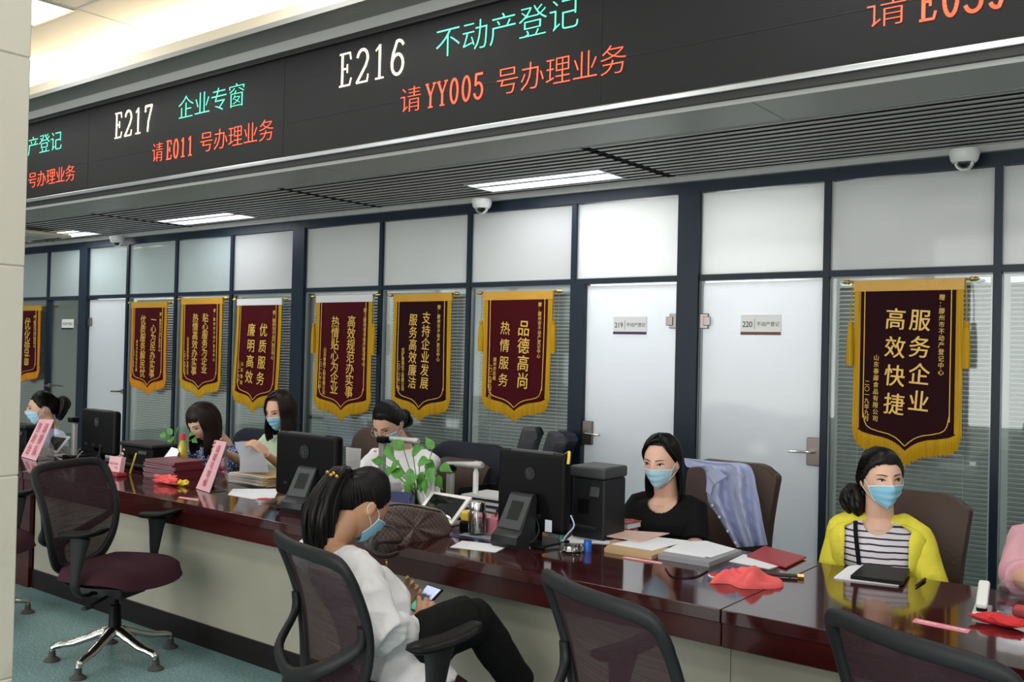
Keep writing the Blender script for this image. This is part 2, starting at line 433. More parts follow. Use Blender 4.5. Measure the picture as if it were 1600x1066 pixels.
# facade of the hall behind the visitors, with its window openings
m = boxm(span(XL, XR, -6.1, -6, 0, .5), span(XL, XR, -6.1, -6, 3.7, 4.1))
for i in range(9):
    x = XL+i*(XR-XL)/8; m.box(*span(x-.1, x+.1, -6.1, -6, .5, 3.7))
struct('wall_front', m, 'hall_paint', smooth=0)
# ---- soffit: grey edge panel, baffles, dark plenum
m = boxm(span(XL, XR, 4.2, 4.6, ZS, ZS+.03))
struct('trim_2', m, 'panel_grey', smooth=0)
m = MB()
for x in (-13.3, -10.5, -7.7, -4.9, -1.86, .9):
    m.box(*span(x-.003, x+.003, 4.2, 4.6, ZS-.001, ZS+.001))
m.box(*span(XL, XR, 4.6, 4.612, ZS-.004, ZS+.05))
struct('trim_3', m, 'panel_dark', smooth=0)
struct('ceiling_plenum', boxm(span(XL, XR, 4.6, YW+.05, ZS+.16, ZS+.18), span(XL, XR, 4.58, 4.6, ZS+.03, ZS+.18)), 'plenum', smooth=0)
m = MB(); wb = MB(); ny = 13; y0, y1 = 4.655, 5.70
joints = [XL-.1, -14.2, -11.35, -8.55, -5.83, -3.08, -.3, XR+.1]
fix = [(-14.6, .575), (-10.56, .575), (-7.86, .575), (-3.92, .575), (.05, .575)]
for i in range(ny):
    y = y0+(y1-y0)*i/(ny-1)
    for a, b in zip(joints[:-1], joints[1:]):
        segs = [(a+.035, b-.035)]
        if 5.2 < y < 5.56:
            for fx, hw in fix:
                ns = []
                for s0, s1 in segs:
                    if s0 < fx+hw and s1 > fx-hw:
                        if s0 < fx-hw: ns.append((s0, fx-hw))
                        if s1 > fx+hw: ns.append((fx+hw, s1))
                    else: ns.append((s0, s1))
                segs = ns
        for s0, s1 in segs: m.box(*span(s0, s1, y-.018, y+.018, ZS, ZS+.003)); wb.box(*span(s0, s1, y-.0175, y+.0175, ZS+.003, ZS+.03))
bf = struct('ceiling_baffles', m, 'slat', smooth=0); struct('baffle_shaded_side', wb, 'slat_side_shade', bf, smooth=0)
m = MB()
for x in np.arange(-15.4, 3, 1.38): m.box(*span(x-.02, x+.02, 4.62, YW, ZS+.055, ZS+.085))
for i in range(ny):
    for a in joints[1:-1]:
        y = y0+(y1-y0)*i/(ny-1); m.box(*span(a-.045, a+.045, y-.012, y+.012, ZS+.004, ZS+.045))
struct('trim_4', m, 'plenum', smooth=0)
struct('trim_5', boxm(span(XL, XR, 5.715, YW+.03, ZS-.035, ZS+.02)), 'panel_grey', smooth=0)
# ---- bulkhead with cove, from the screen up to the hall ceiling
struct('trim_6', boxm(span(XL, XR, 4.22, 4.26, 3.575, 3.67)), 'panel_grey', smooth=0)
struct('trim_7', boxm(span(XL, XR, 3.97, 4.9, 3.67, 3.69), span(XL, XR, 3.965, 3.972, 3.655, 3.69)), 'panel_dark', smooth=0)  # underside in a darker grey, its downward-facing shade put into the colour
struct('trim_8', boxm(span(XL, XR, 3.972, 4.0, 3.69, 3.765), span(XL, XR, 4.88, 4.95, 3.69, 4.1)), 'cove_cream', smooth=0)
struct('wall_bulkhead', boxm(span(XL, XR, 4.30, 4.34, ZS+.03, 3.67)), 'panel_dark', smooth=0)
for i, x in enumerate((-12.4, -9.6, -6.7, -3.8, -.9, 2.0)):
    t = obj('cove_tube_light', MB().tube([(x-1.35, 4.42, 3.72), (x+1.35, 4.42, 3.72)], .014), 'cove_tube')
    setp(t, 'warm fluorescent tube hidden in the ceiling cove above the long screen', 'light', 'tubes in the ceiling cove')
# ---- recessed ceiling panels of the hall
base = None
for y in (3.38, .6, -2.4):
    for x in (-10.5, -7.44, -4.4, -1.4, 1.6):
        if base is None:
            base = thing('ceiling_panel_light', 'square white recessed panel light in the high ceiling', 'ceiling light', (x, y, 4.1), group='panel lights in the high ceiling')
            fr = MB()
            for sx, sy, dx, dy in ((0, 1, .62, .02), (0, -1, .62, .02), (1, 0, .02, .62), (-1, 0, .02, .62)):
                fr.box((sx*.3, sy*.3, -.006), (dx, dy, .012))
            obj('frame', fr, 'aluminium', base, smooth=0)
            obj('diffuser', boxm(((0, 0, -.002), (.58, .58, .004))), 'panel_light', base, smooth=0)
        else: c = copy_tree(base); c.location = (x, y, 4.1)
for o in list(COL.objects):
    if o.get('category') == 'ceiling light' and abs(o.location.x+7.44) < .1 and o.location.y > 3: o['label'] = 'square white panel light beside the marble column at the top left'; del o['group']
# ---- strip fixtures in the soffit
sf = thing('ceiling_fixture', 'recessed twin tube fixture in the slatted ceiling', 'ceiling light', (0, 0, 0))
fr = MB()
for a in (span(-.575, .575, -.165, -.15, -.006, .06), span(-.575, .575, .15, .165, -.006, .06), span(-.575, -.555, -.15, .15, -.006, .06), span(.555, .575, -.15, .15, -.006, .06)): fr.box(*a)
obj('frame', fr, 'aluminium', sf, smooth=0)
obj('reflector', boxm(span(-.555, .555, -.15, .15, .05, .06), span(-.555, .555, -.03, .03, .004, .05)), 'aluminium', sf, smooth=0)
for s in (-1, 1): obj('tube', MB().rbox((0, s*.085, .02), (1.08, .07, .03), .01), 'tube', sf)
lab = ['recessed twin tube fixture beyond the marble column', 'farthest lit strip fixture, low at the left next to the column', 'middle lit strip fixture in the slatted ceiling', 'nearest strip fixture in the slatted ceiling, above the red banners with white top', 'twin tube fixture in the slatted ceiling near the right wall']
for i, (fx, hw) in enumerate(fix):
    c = sf if i == 0 else copy_tree(sf); c.location = (fx, 5.38, ZS); c['label'] = lab[i]
# ---- round edged air conditioner cassette at far left
p = onZ(60, 357, ZS)
ac = thing('air_cassette', 'cream ceiling air conditioner cassette beside the marble column', 'air conditioner', (p.x-.35, 4.95, ZS-.04))
obj('panel', MB().rbox((0, 0, -.015), (.95, .62, .035), .016), 'cove_cream', ac)
obj('grille', MB().rbox((.0, 0, -.035), (.5, .42, .012), .005), 'panel_grey', ac)
for s in (-1, 1): obj('louvre', MB().rbox((0, s*.265, -.034), (.6, .045, .01), .004), 'plastic_matte', ac)
# ---- dome cameras
dc = thing('dome_camera', 'x', 'security camera')
obj('housing', MB().lathe([(.0, 0), (.075, 0), (.078, -.02), (.070, -.055), (.058, -.07), (.052, -.07), (.05, -.06), (0, -.06)], seg=28), 'white_plastic', dc)
pf = [(.052*math.cos(a), -.062-.052*math.sin(a)) for a in np.linspace(0, PI/2, 9)]
obj('dome', MB().lathe(pf, seg=28), 'clear_glass', dc, smooth=80)
obj('lens_turret', MB().ball((0, 0, -.07), (.03, .03, .034)), 'plastic_black', dc)
for i, (x, y, Y, l) in enumerate(((753, 316, 5.55, 'white dome security camera above the fringed banners in the middle'), (1507, 243, 5.55, 'white dome security camera at the upper right of the slatted ceiling'), (183, 378, 5.7, 'small white dome security camera at the far left of the slatted ceiling'))):
    c = dc if i == 0 else copy_tree(dc); q = onZ(x, y-6, ZS-.02); c.location = (q.x*5.62/q.y, 5.62, ZS-.035); c['label'] = l
# ================================================================== GLASS PARTITION
Z1, Z2, ZT = 2.067, 2.105, 2.652
pil = [(-10.834, -10.662), (-7.02, -6.858), (-3.055, -2.899)]
mul = [-14.6, -13.7, -12.65, -11.6, -9.83, -8.905, -7.96, -5.883, -4.90, -3.905, -2.052, -1.107, -.17, .9, 1.9, 2.8]
pil0 = [(-14.75, -14.6), (.9, 1.05)]
m = MB(); m.box(*span(XL, XR, YW-.04, YW+.04, ZT, ZS-.005))
m.box(*span(XL, XR, YW-.032, YW+.032, Z1, Z2)); m.box(*span(XL, XR, YW-.032, YW+.032, 0, .1))
for a, b in pil+pil0: m.box(*span(a, b, YW-.05, YW+.05, 0, ZT+.01))
edges = sorted([e for p in pil+pil0 for e in p]+[x for x in mul if x not in (-14.6, .9)]+[XL, XR])
for x in mul:
    if x not in (-14.6, .9): m.box(*span(x-.02, x+.02, YW-.035, YW+.035, .1, ZT+.01))
struct('wall_back', m, 'frame_blue', smooth=0)
# panes: (x0, x1, door?)
bays = []
E = sorted([(a, b) for a, b in pil+pil0]+[(x-.02, x+.02) for x in mul if x not in (-14.6, .9)]+[(XL-.1, XL), (XR, XR+.1)])
for (a, b), (c, d) in zip(E[:-1], E[1:]):
    if c-b > .2: bays.append((b, c))
doors = {}
nw = 0
def pane(x0, x1, z0, z1, material, y=YW): return boxm(span(x0, x1, y-.006, y+.006, z0, z1))
for (x0, x1) in bays:
    nw += 1; mid = (x0+x1)/2
    tm = 'frosted_teal' if mid < -8 else 'frosted'
    w = struct('window_%d' % nw, pane(x0+.004, x1-.004, Z2+.004, ZT-.004, tm), tm, smooth=0)
    struct('window_frame', boxm(span(x0, x1, YW-.012, YW+.012, Z2, Z2+.006), span(x0, x0+.006, YW-.012, YW+.012, Z2, ZT)), 'frame_seal', w, smooth=0)
    isdoor = -11.6 < mid < -11 or -10.662 < mid < -9.83 or -3.9 < mid < -3.05 or -2.9 < mid < -2.05
    if isdoor: doors[round(mid, 1)] = (x0, x1); continue
    nw += 1
    w = struct('window_%d' % nw, pane(x0+.004, x1-.004, .1, Z1-.004, 'glass'), 'glass', smooth=0)
    struct('window_frame', boxm(span(x0, x1, YW-.012, YW+.012, Z1-.008, Z1), span(x0, x0+.006, YW-.012, YW+.012, .1, Z1), span(x1-.006, x1, YW-.012, YW+.012, .1, Z1)), 'frame_seal', w, smooth=0)
    bl = thing('venetian_blind', 'grey slatted blind closed behind the glass partition', 'blind', (mid, YW+.075, Z1-.02))
    hw = (x1-x0)/2-.03
    sl = MB(); z = -.05; tilt = R_(44)
    while z > -1.93:
        sl.box((0, 0, z), (2*hw, .026, .0012), rot=(tilt, 0, 0)); z -= .0262
    s_ = obj('slats', sl, 'blind', bl, smooth=0)
    obj('headrail', boxm(((0, 0, -.015), (2*hw, .03, .03))), 'aluminium', bl, smooth=0)
    obj('bottom_rail', boxm(((0, 0, z), (2*hw, .026, .012))), 'aluminium', bl, smooth=0)
    for k in (-.7, .7): obj('cord', MB().tube([(k*hw, -.015, 0), (k*hw, -.015, z)], .0012, seg=5), 'white_plastic', bl)
    nm = {-12.1: 'at the far left beside the marble column', -9.4: 'behind the orange edged banner near the left glass door', -8.4: 'behind the second gold banner from the left door', -7.5: 'behind the leftmost banner with a white top', -6.4: 'behind the crimson banner with the straight white top band', -5.4: 'behind the dark banner above the woman in the white tee', -4.4: 'behind the banner with gold top nearest to door 219', -1.6: 'behind the largest banner at the right', -.6: 'at the right edge, with no banner before it'}
    best = min(nm, key=lambda k: abs(k-mid)); 
    if abs(best-mid) < .35: bl['label'] = 'grey slatted blind '+nm[best]
    else: bl['label'] = 'grey slatted blind in an outer bay of the glass wall'; bl['group'] = 'blinds of the outer bays'
# doors
def sign(name, label, x, z, w, h, num, txt, stripe, y, parent=None):
    t = thing(name, label, 'sign', (x, y, z))
    obj('plate', boxm(((0, 0, 0), (w, .006, h))), 'white_plastic', t, smooth=0)
    obj('stripe', boxm(((0, -.0035, -h*.42), (w, .003, h*.15))), stripe, t, smooth=0)
    tx = MB(); M0 = Matrix.Translation((0, -.0035, h*.04))
    if num:
        for i, ch in enumerate(num): put_char(tx, ch, M0@Matrix.Translation((-w*.5+w*(.085+i*.085), 0, 0)), h*.38, h*.40, .003)
        tx.box((-w*.5+w*.35, -.0038, h*.04), (.002, .0012, h*.5))
        put_row(tx, txt, M0, -w*.5+w*.40, w*.47, 0, h*.24)
    else: put_row(tx, txt, M0, -w*.42, w*.42, 0, h*.3)
    obj('lettering', tx, 'ink', t, smooth=0)
mat('stripe_purple', (.05, .02, .09), .5); mat('stripe_brown', (.16, .06, .035), .5)
dk = sorted(doors); nd = 0
for k in dk:
    nd += 1; x0, x1 = doors[k]
    right = k in (dk[2],)   # 219: hinge right, handle left
    hinge_left = k in (dk[1], dk[3])
    if k == dk[2]: x0 += .085
    d = thing('door_%d' % nd, None, None, (0, 0, 0)); d['kind'] = 'structure'
    mt = 'frosted_door' if k in (dk[1], dk[2], dk[3]) else 'glass'
    pm = boxm(span(x0+.008, x1-.008, YW-.006, YW+.006, .02, Z1-.012))
    struct('door_panel', pm, mt, d, smooth=0)
    hx = x0+.05 if not hinge_left else x1-.05; s = 1 if not hinge_left else -1
    if k in (dk[2], dk[3], dk[0], dk[1]):
        big = k in (dk[2], dk[3])
        zz = 1.0 if big else 1.03
        L = MB()
        if big: L.rbox((hx-.01*s, YW-.012, zz), (.085, .035, .17), .006)
        else: L.rbox((hx, YW-.012, zz), (.03, .03, .05), .006)
        struct('lock_case', L, 'steel_brown', d)
        H = MB(); H.tube([(hx, YW-.03, zz+.0), (hx, YW-.075, zz+.0)], .009, seg=10); H.tube([(hx, YW-.07, zz), (hx+s*.02, YW-.078, zz), (hx+s*.13, YW-.074, zz-.004)], .009, seg=10)
        struct('handle', H, 'chrome' if big else 'steel_brown', d)
    ex = x1-.05 if not hinge_left else x0+.05
    hg = MB(); hg.rbox((ex-(.04 if hinge_left else -.04)*1.0, YW-.01, 1.80), (.11, .03, .1), .005); hg.rbox((ex+(.01 if hinge_left else -.01), YW-.028, 1.80), (.05, .012, .06), .004)
    struct('hinge', hg, 'steel_brown', d)
    if k == dk[2]: struct('door_frame', boxm(span(x0-.085, x0, YW-.045, YW+.045, 0, Z1)), 'frame_blue', d, smooth=0)
    if k == dk[3]: struct('door_frame', boxm(span(x0-.0, x0+.006, YW-.02, YW+.02, 0, Z1), span(x0+.014, x0+.02, YW-.02, YW+.02, 0, Z1)), 'frame_seal', d, smooth=0)
def at_wall(x, y): return onY(x, y, YW-.012)
a, b = at_wall(959, 495), at_wall(1010, 523)
sign('door_sign', 'white door plate 219 with purple stripe', (a.x+b.x)/2, (a.z+b.z)/2, b.x-a.x, a.z-b.z, '219', '不动产登记', 'stripe_purple', YW-.012)
a, b = at_wall(1158, 492), at_wall(1220, 524)
sign('door_sign', 'white door plate 220 with brown stripe', (a.x+b.x)/2, (a.z+b.z)/2, b.x-a.x, a.z-b.z, '220', '不动产登记', 'stripe_brown', YW-.012)
a, b = at_wall(97, 499), at_wall(115, 515)
sign('door_sign', 'small white plate with black stripe on the far left glass door', (a.x+b.x)/2, (a.z+b.z)/2, b.x-a.x, a.z-b.z, '', '不动产登记', 'plastic_black', YW-.012)
# office partitions behind, one added to block lamp light from the right blinds
struct('wall_partition', boxm(span(-10.8, -10.7, YW+.12, 8.5, 0, ZS), span(-6.99, -6.89, YW+.12, 8.5, 0, ZS), span(-3.03, -2.93, YW+.12, 8.5, 0, ZS), span(-2.08, -2.02, YW+.05, 8.5, 0, ZS), span(-3.93, -3.88, YW+.05, 8.5, 0, ZS)), 'office_wall', smooth=0)
# ---- marble column in the left foreground
q = onY(22, 1000, 1.30); cx = -2.72
tcol = 2.72/abs(q.x) if q.x else 1
e = ray(22, 1000); Yc = 1.30; Xc = float(e[0]*Yc/e[1])
m = MB(); zj = [0.0]
for yy in (1061, 742, 418, 100):
    zj.append(onY(24, yy, Yc).z)
zj = sorted(zj)+[4.1]
for a, b in zip(zj[:-1], zj[1:]): m.rbox((Xc-.4, Yc-.4, (a+b)/2), (.8, .8, b-a-.003), .003, seg=1)
cl = struct('wall_column', m, 'marble', smooth=0)
struct('trim_joint', boxm(span(Xc-.797, Xc-.003, Yc-.797, Yc-.003, 0, 4.09)), 'grout', cl, smooth=0)
# ================================================================== LED SCREEN
YL = 4.20
led = thing('led_display', 'long black scrolling LED display over the counter with red, green and white writing', 'display', (0, YL, 2.8))
def zz(z): return z-2.8
obj('screen', boxm(((-6.4, .03, zz(3.20)), (19.2, .06, .68))), 'led_face', led, smooth=0)
obj('upper_frame', boxm(((-6.4, .02, zz(3.557)), (19.2, .1, .036))), 'led_black', led, smooth=0)
obj('lower_rail', MB().rbox((-6.4, -.012, zz(2.835)), (19.2, .05, .034), .008), 'aluminium', led)
obj('lower_frame', boxm(((-6.4, .02, zz(2.80)), (19.2, .09, .034))), 'led_black', led, smooth=0)
sm = MB()
for x in np.arange(-15.5, 3, 2.56): sm.box((x, -.001, zz(3.2)), (.003, .002, .66))
sm.box((-6.4, -.001, zz(3.09)), (19.2, .002, .003))
obj('module_seams', sm, 'led_black', led, smooth=0)
ML = Matrix.Translation((0, -.003, -2.8))
def px_x(x, y): return onY(x, y, YL-.003).x
# serif digits and capitals as strokes on a 0..1 box: (points, thick?)
def arc(cx, cz, rx, rz, a0, a1, n=10): return [(cx+rx*math.cos(R_(a0+(a1-a0)*i/n)), cz+rz*math.sin(R_(a0+(a1-a0)*i/n))) for i in range(n+1)]
GL = {
 'E': [([(.18, 0), (.30, 1)][::1], 1), ([(.08, 0), (.80, 0), (.90, .2)], 0), ([(.08, 1), (.80, 1), (.86, .8)], 0), ([(.24, .52), (.62, .52)], 0), ([(.62, .40), (.62, .64)], 0)],
 '2': [(arc(.5, .72, .36, .28, 165, -10)+[(.72, .48), (.12, 0)], 1), ([(.12, 0), (.84, 0), (.90, .2)], 0)],
 '1': [([(.5, 0), (.5, 1)], 1), ([(.24, 0), (.76, 0)], 0), ([(.24, .86), (.5, 1)], 0)],
 '6': [(arc(.56, .74, .34, .26, 30, 110, 6)+[(.2, .62), (.14, .4)]+arc(.5, .3, .36, .3, 170, 520, 20), 1)],
 '7': [([(.14, .8), (.18, 1), (.88, 1), (.52, .4), (.44, 0)], 1)],
 '0': [(arc(.5, .5, .34, .5, 0, 360, 22), 1)],
 '5': [([(.82, 1), (.24, 1), (.2, .56)]+arc(.46, .32, .38, .32, 120, -160, 14), 1)],
 'Y': [([(.1, 1), (.5, .48), (.5, 0)], 1), ([(.9, 1), (.5, .48)], 0), ([(.0, 1), (.26, 1)], 0), ([(.74, 1), (1, 1)], 0), ([(.3, 0), (.7, 0)], 0)],
 '3': [(arc(.46, .76, .34, .24, 160, -80, 12)+arc(.46, .27, .40, .27, 80, -160, 14), 1)],
 '9': [(arc(.44, .26, .34, .26, 210, 290, 6)+[(.8, .38), (.86, .6)]+arc(.5, .7, .36, .3, -10, -370, 20), 1)],
}
GL['E'][0] = ([(.26, 0), (.26, 1)], 1)
def ribbon(mb, pts, w, M, t=.002):
    P = [Vector(p) for p in pts]
    for a, b in zip(P[:-1], P[1:]):
        d = (b-a); 
        if d.length < 1e-6: continue
        d.normalize(); n = Vector((-d.y, d.x))*w/2; a2 = a-d*w*.25; b2 = b+d*w*.25
        q = [a2+n, a2-n, b2-n, b2+n]; vs = [M@Vector((p.x, y, p.y)) for y in (-t, 0) for p in q]
        mb.add(vs, [(0, 1, 2, 3), (4, 7, 6, 5), (0, 4, 5, 1), (1, 5, 6, 2), (2, 6, 7, 3), (3, 7, 4, 0)])
def latin(mb, s, x0, x1, z0, z1, w1, w2, gap=.16):
    n = len(s); cw = (x1-x0)/n
    for i, ch in enumerate(s):
        for pts, th in GL[ch]:
            X = lambda p: (x0+cw*(i+gap/2+p[0]*(1-gap)), z0+(z1-z0)*p[1])
            ribbon(mb, [X(p) for p in pts], w1 if th else w2, ML)
def led_part(name, fn, material):
    m = MB(); fn(m); obj(name, m, material, led, smooth=0)
zw = (3.243, 3.448)      # white row
zg = 3.372; zr = 3.062; CH = .19; CR = .165
def ch_row(m, s, x0, x1, z, ez, off=-.018):
    put_row(m, s, ML, x0, x1, z, ez, off, .002, xf=(x1-x0)/len(s)*1.02)
def w217(m): latin(m, 'E217', -7.42, -6.84, 3.243, 3.443, .017, .010)
def w216(m): latin(m, 'E216', -4.72, -4.10, 3.258, 3.465, .017, .010)
led_part('counter_number', w217, 'led_white'); led_part('counter_number', w216, 'led_white')
led_part('green_text', lambda m: ch_row(m, '不动产登记', -9.30, -8.26, 3.335, .185), 'led_green')
led_part('green_text', lambda m: ch_row(m, '企业专窗', -6.51, -5.68, 3.362, .19), 'led_green')
led_part('green_text', lambda m: ch_row(m, '不动产登记', -3.87, -2.835, 3.385, .195), 'led_green')
R1 = [lambda m: ch_row(m, '号办理业务', -8.86, -8.02, 3.025, .155), lambda m: latin(m, '11', -9.12, -8.90, 2.96, 3.09, .013, .008)]
R1 += [lambda m: ch_row(m, '请', -6.85, -6.69, 3.06, .165), lambda m: latin(m, 'E011', -6.66, -6.29, 2.99, 3.13, .013, .008), lambda m: ch_row(m, '号办理业务', -6.22, -5.35, 3.068, .165)]
R1 += [lambda m: ch_row(m, '请', -4.15, -3.965, 3.085, .17), lambda m: latin(m, 'YY005', -3.94, -3.475, 3.015, 3.155, .013, .008), lambda m: ch_row(m, '号办理业务', -3.40, -2.535, 3.085, .17)]
R1 += [lambda m: ch_row(m, '请', -1.345, -1.165, 3.075, .17), lambda m: latin(m, 'E039', -1.13, -.775, 2.995, 3.14, .015, .010), lambda m: ch_row(m, '号办理业务', -.70, .17, 3.07, .17)]
for f in R1: led_part('red_text', f, 'led_red')
led_part('counter_number', lambda m: latin(m, 'E215', -1.92, -1.36, 3.258, 3.465, .017, .010), 'led_white') if False else None
# ================================================================== BANNERS
BP = [(0, .932), (.10, .910), (.22, .888), (.38, .872), (.6, .862), (.8, .85), (.9, .835), (.96, .81), (1, .76)]
def bprof(u):
    u = abs(u)
    for (a, b), (c, d) in zip(BP[:-1], BP[1:]):
        if u <= c: return b+(d-b)*(u-a)/(c-a)
    return BP[-1][1]
def banner(px, label, cols, velvet='velvet', top='silk_gold', edge='fringe', tassel=True, skew=0, wave=.006, plainfringe=False):
    """px: left, right, top y at left and right, tip y"""
    Y = YW-.075
    a, b = onY(px[0], px[2], Y), onY(px[1], px[3], Y); tip = onY(px[4], px[5], Y)
    Wd = b.x-a.x; H = (a.z+b.z)/2-tip.z; cx = (a.x+b.x)/2
    t = thing('pennant_banner', label, 'banner', (cx, Y, (a.z+b.z)/2))
    W2 = Wd/2
    def surf(u, z, dy=0):   # u -1..1, z down positive
        k = z/H
        return Vector((u*W2*(1-.0*k)+skew*k*k*W2, wave*math.sin(u*5+z*3+px[0])*(.3+k)+dy, -z))
    us = [math.copysign(abs(x)**.8, x) for x in np.linspace(-1, 1, 33)]
    n = 20
    inner = .88
    def sheet(mb, uw, z0, zf, dy, th):
        P = []
        for i in range(n+1):
            P.append([surf(u*uw, z0+(zf(u)-z0)*i/n, dy) for u in us])
        mb.slab(P, (0, th, 0))
    sheet_m = MB(); sheet(sheet_m, 1.0, .012, lambda u: H*bprof(u), .0, .004)
    fr = MB()   # gold side and bottom fringe, hanging strands
    for k in range(78):
        u = -1+2*k/77; z0 = H*bprof(u)-.01; L = H*(.068+.006*math.sin(k*2.3)) if not plainfringe else H*.066
        p0 = surf(u, z0, -.002); p1 = surf(u, z0+L, -.002-.002*math.sin(k*1.7)); fr.tube([p0, (p0+p1)/2, p1], [W2*.018, W2*.019, W2*.012], seg=5)
    side = MB()
    for s in (-1, 1):
        P = [[surf(s*w, z, -.003) for w in (.88, .95, 1.01)] for z in np.linspace(.03, H*.80, 14)]; side.slab(P, (0, -.003, 0))
    bt = MB(); P = [[surf(u, H*(bprof(u)-.030+.038*q), -.003) for u in us] for q in (0, .5, 1)]; bt.slab(P, (0, -.003, 0))
    side.add(bt.v, bt.f)
    obj('gold_edge', side, edge, t)
    obj('velvet_panel', sheet_m, velvet, t)
    vm = MB(); P = []
    for i in range(n+1): P.append([surf(u*inner, .03+(H*(bprof(u)-.028)-.03)*i/n, -.0075) for u in us])
    vm.slab(P, (0, .004, 0)); obj('velvet_face', vm, velvet, t)
    # gold piping
    pp = MB(); L = []
    for z in np.linspace(.05, H*.74, 8): L.append(surf(-.80, z, -.011))
    for u in np.linspace(-.80, .80, 41): L.append(surf(u, H*(bprof(u/.80)-.052), -.011))
    for z in np.linspace(H*.74, .05, 8): L.append(surf(.80, z, -.011))
    pp.tube(L, .0032 if Wd > .6 else .003, seg=6); obj('piping', pp, 'gold_text', t)
    obj('fringe', fr, edge, t)
    tb = MB(); P = [[surf(u*1.02, z, -.010) for u in us] for z in (-.005, .02, .045, .058)]; tb.slab(P, (0, .02, 0)); obj('top_band', tb, top, t)
    rd = MB().tube([(-W2*1.12, .0, .0), (W2*1.12, 0, 0)], .008, seg=10); ro = obj('rod', rd, 'gold', t)
    for s in (-1, 1):
        fin = MB().lathe([(.0, 0), (.010, .002), (.016, .012), (.010, .022), (.014, .03), (.008, .045), (0, .055)], seg=12, M=Matrix.Rotation(s*PI/2, 3, 'Y'), c=(s*W2*1.10, 0, 0))
        obj('finial', fin, 'gold', ro)
    if tassel:
        for s in (-1, 1):
            tm = MB(); x = s*W2*1.07
            tm.tube([(s*W2*1.04, -.01, 0), (x, -.012, -H*.12), (x, -.012, -H*.22)], .003, seg=6)
            tm.lathe([(0, 0), (.014, 0), (.016, -.02), (.012, -.028), (.017, -.04), (.022, -H*.14), (.021, -H*.24), (0, -H*.24)], seg=12, c=(x, -.012, -H*.22))
            obj('tassel', tm, edge, t)
    for s, xf, z0, z1, em, off in cols:
        if xf < .12: xf = .138
        elif .15 < xf < .20 and z1 > .70 and em < .1: xf = max(xf, .205)
        em2 = em*Wd
        tx = MB(); n_ = len(s); h = (z1-z0)*H/n_
        for i, ch in enumerate(s):
            if ch == ' ': continue
            z = z0*H+h*(i+.5); u = (xf-.5)*2; p = surf(u, z, -.017)
            put_char(tx, ch, Matrix.Translation(p)@Matrix.Rotation(R_(4), 4, 'Y'), em2, min(em2*1.1, h*1.08), off, .001)
        obj('lettering', tx, 'gold_text', t, smooth=0)
    return t
zt = '赠：滕州市不动产登记中心'
banner((1337, 1506, 441, 436, 1416, 733), 'largest crimson velvet banner, gold fringed, over the woman in the yellow cardigan', [('服务企业', .625, .14, .71, .20, .012), ('高效快捷', .40, .13, .735, .20, .012), (zt, .82, .075, .50, .055, .004), ('山东春藤食品有限公司', .225, .395, .76, .055, .004), ('二〇一九年九月', .14, .535, .76, .052, .004)], 'velvet_dark', wave=.002)
banner((758, 864, 458, 455, 806, 662), 'dark crimson banner with orange gold top band, nearest to door 219', [('品德高尚', .62, .21, .74, .18, .012), ('热情服务', .345, .21, .74, .15, .008), (zt, .84, .08, .50, .05, .004), ('滕州市民赠', .20, .50, .68, .05, .003), ('二〇一九年九月十日', .10, .56, .82, .055, .004)], 'velvet', tassel=True, skew=-.04)
banner((617, 706, 461, 459, 658, 661), 'dark maroon banner above the woman in the white tee, six characters in each main row', [('支持企业发展', .60, .135, .74, .15, .010), ('服务高效廉洁', .37, .15, .74, .15, .010), (zt, .82, .085, .52, .055, .004), ('兖矿鲁南化工有限公司', .17, .42, .76, .055, .004), ('二〇二〇年二月', .08, .52, .76, .05, .004)], 'velvet_dark', tassel=False)
banner((496, 583, 463, 461, 537, 661), 'crimson banner with a straight white band along its top, beside the wide blue pillar', [('高效规范办实事', .66, .16, .80, .15, .010), ('热情贴心为企业', .38, .165, .78, .15, .010), (zt, .90, .10, .55, .055, .003), ('山东鲁南工程有限公司', .18, .41, .79, .055, .003), ('二〇一八年八月', .09, .50, .74, .045, .003)], 'velvet', 'silk_white', skew=-.03)
banner((372, 441, 470, 465, 398, 647), 'slanting crimson banner with crinkled white top, above the woman in pale green', [('优质服务', .65, .20, .76, .18, .012), ('廉明高效', .37, .20, .75, .18, .012), (zt, .87, .10, .52, .06, .003), ('山东鲁南', .20, .54, .76, .06, .003), ('二〇一九年', .08, .54, .73, .05, .003)], 'velvet', 'silk_white', tassel=False, skew=-.18)
banner((285, 348, 467, 466, 314, 625), 'narrow crimson banner with yellow fringe, second from the left glass door', [('贴心服务为企业', .64, .15, .74, .15, .010), ('热情高效办实事', .38, .15, .76, .15, .010), (zt, .85, .10, .62, .05, .003), ('山东鲁南房地产有限公司', .18, .38, .76, .05, .003), ('二〇一九年六月', .08, .52, .76, .045, .003)], 'velvet', tassel=False)
banner((207, 262, 473, 472, 233, 620), 'orange fringed narrow crimson banner right beside the left frosted door', [('一心为民办实事', .66, .14, .80, .16, .010), ('优质服务解民忧', .38, .14, .80, .16, .010), (zt, .86, .11, .52, .055, .003), ('滕州市西岗镇村民赠', .22, .40, .74, .05, .003), ('二〇一七年', .10, .50, .70, .045, .003)], 'velvet', edge='fringe_orange', tassel=False)
banner((8, 64, 480, 477, 38, 602), 'banner half hidden behind the marble column at the far left', [('优化营商', .70, .15, .75, .17, .010), ('为民服务', .45, .15, .75, .17, .010), (zt, .88, .12, .52, .05, .003)], 'velvet', tassel=False, edge='fringe_orange')
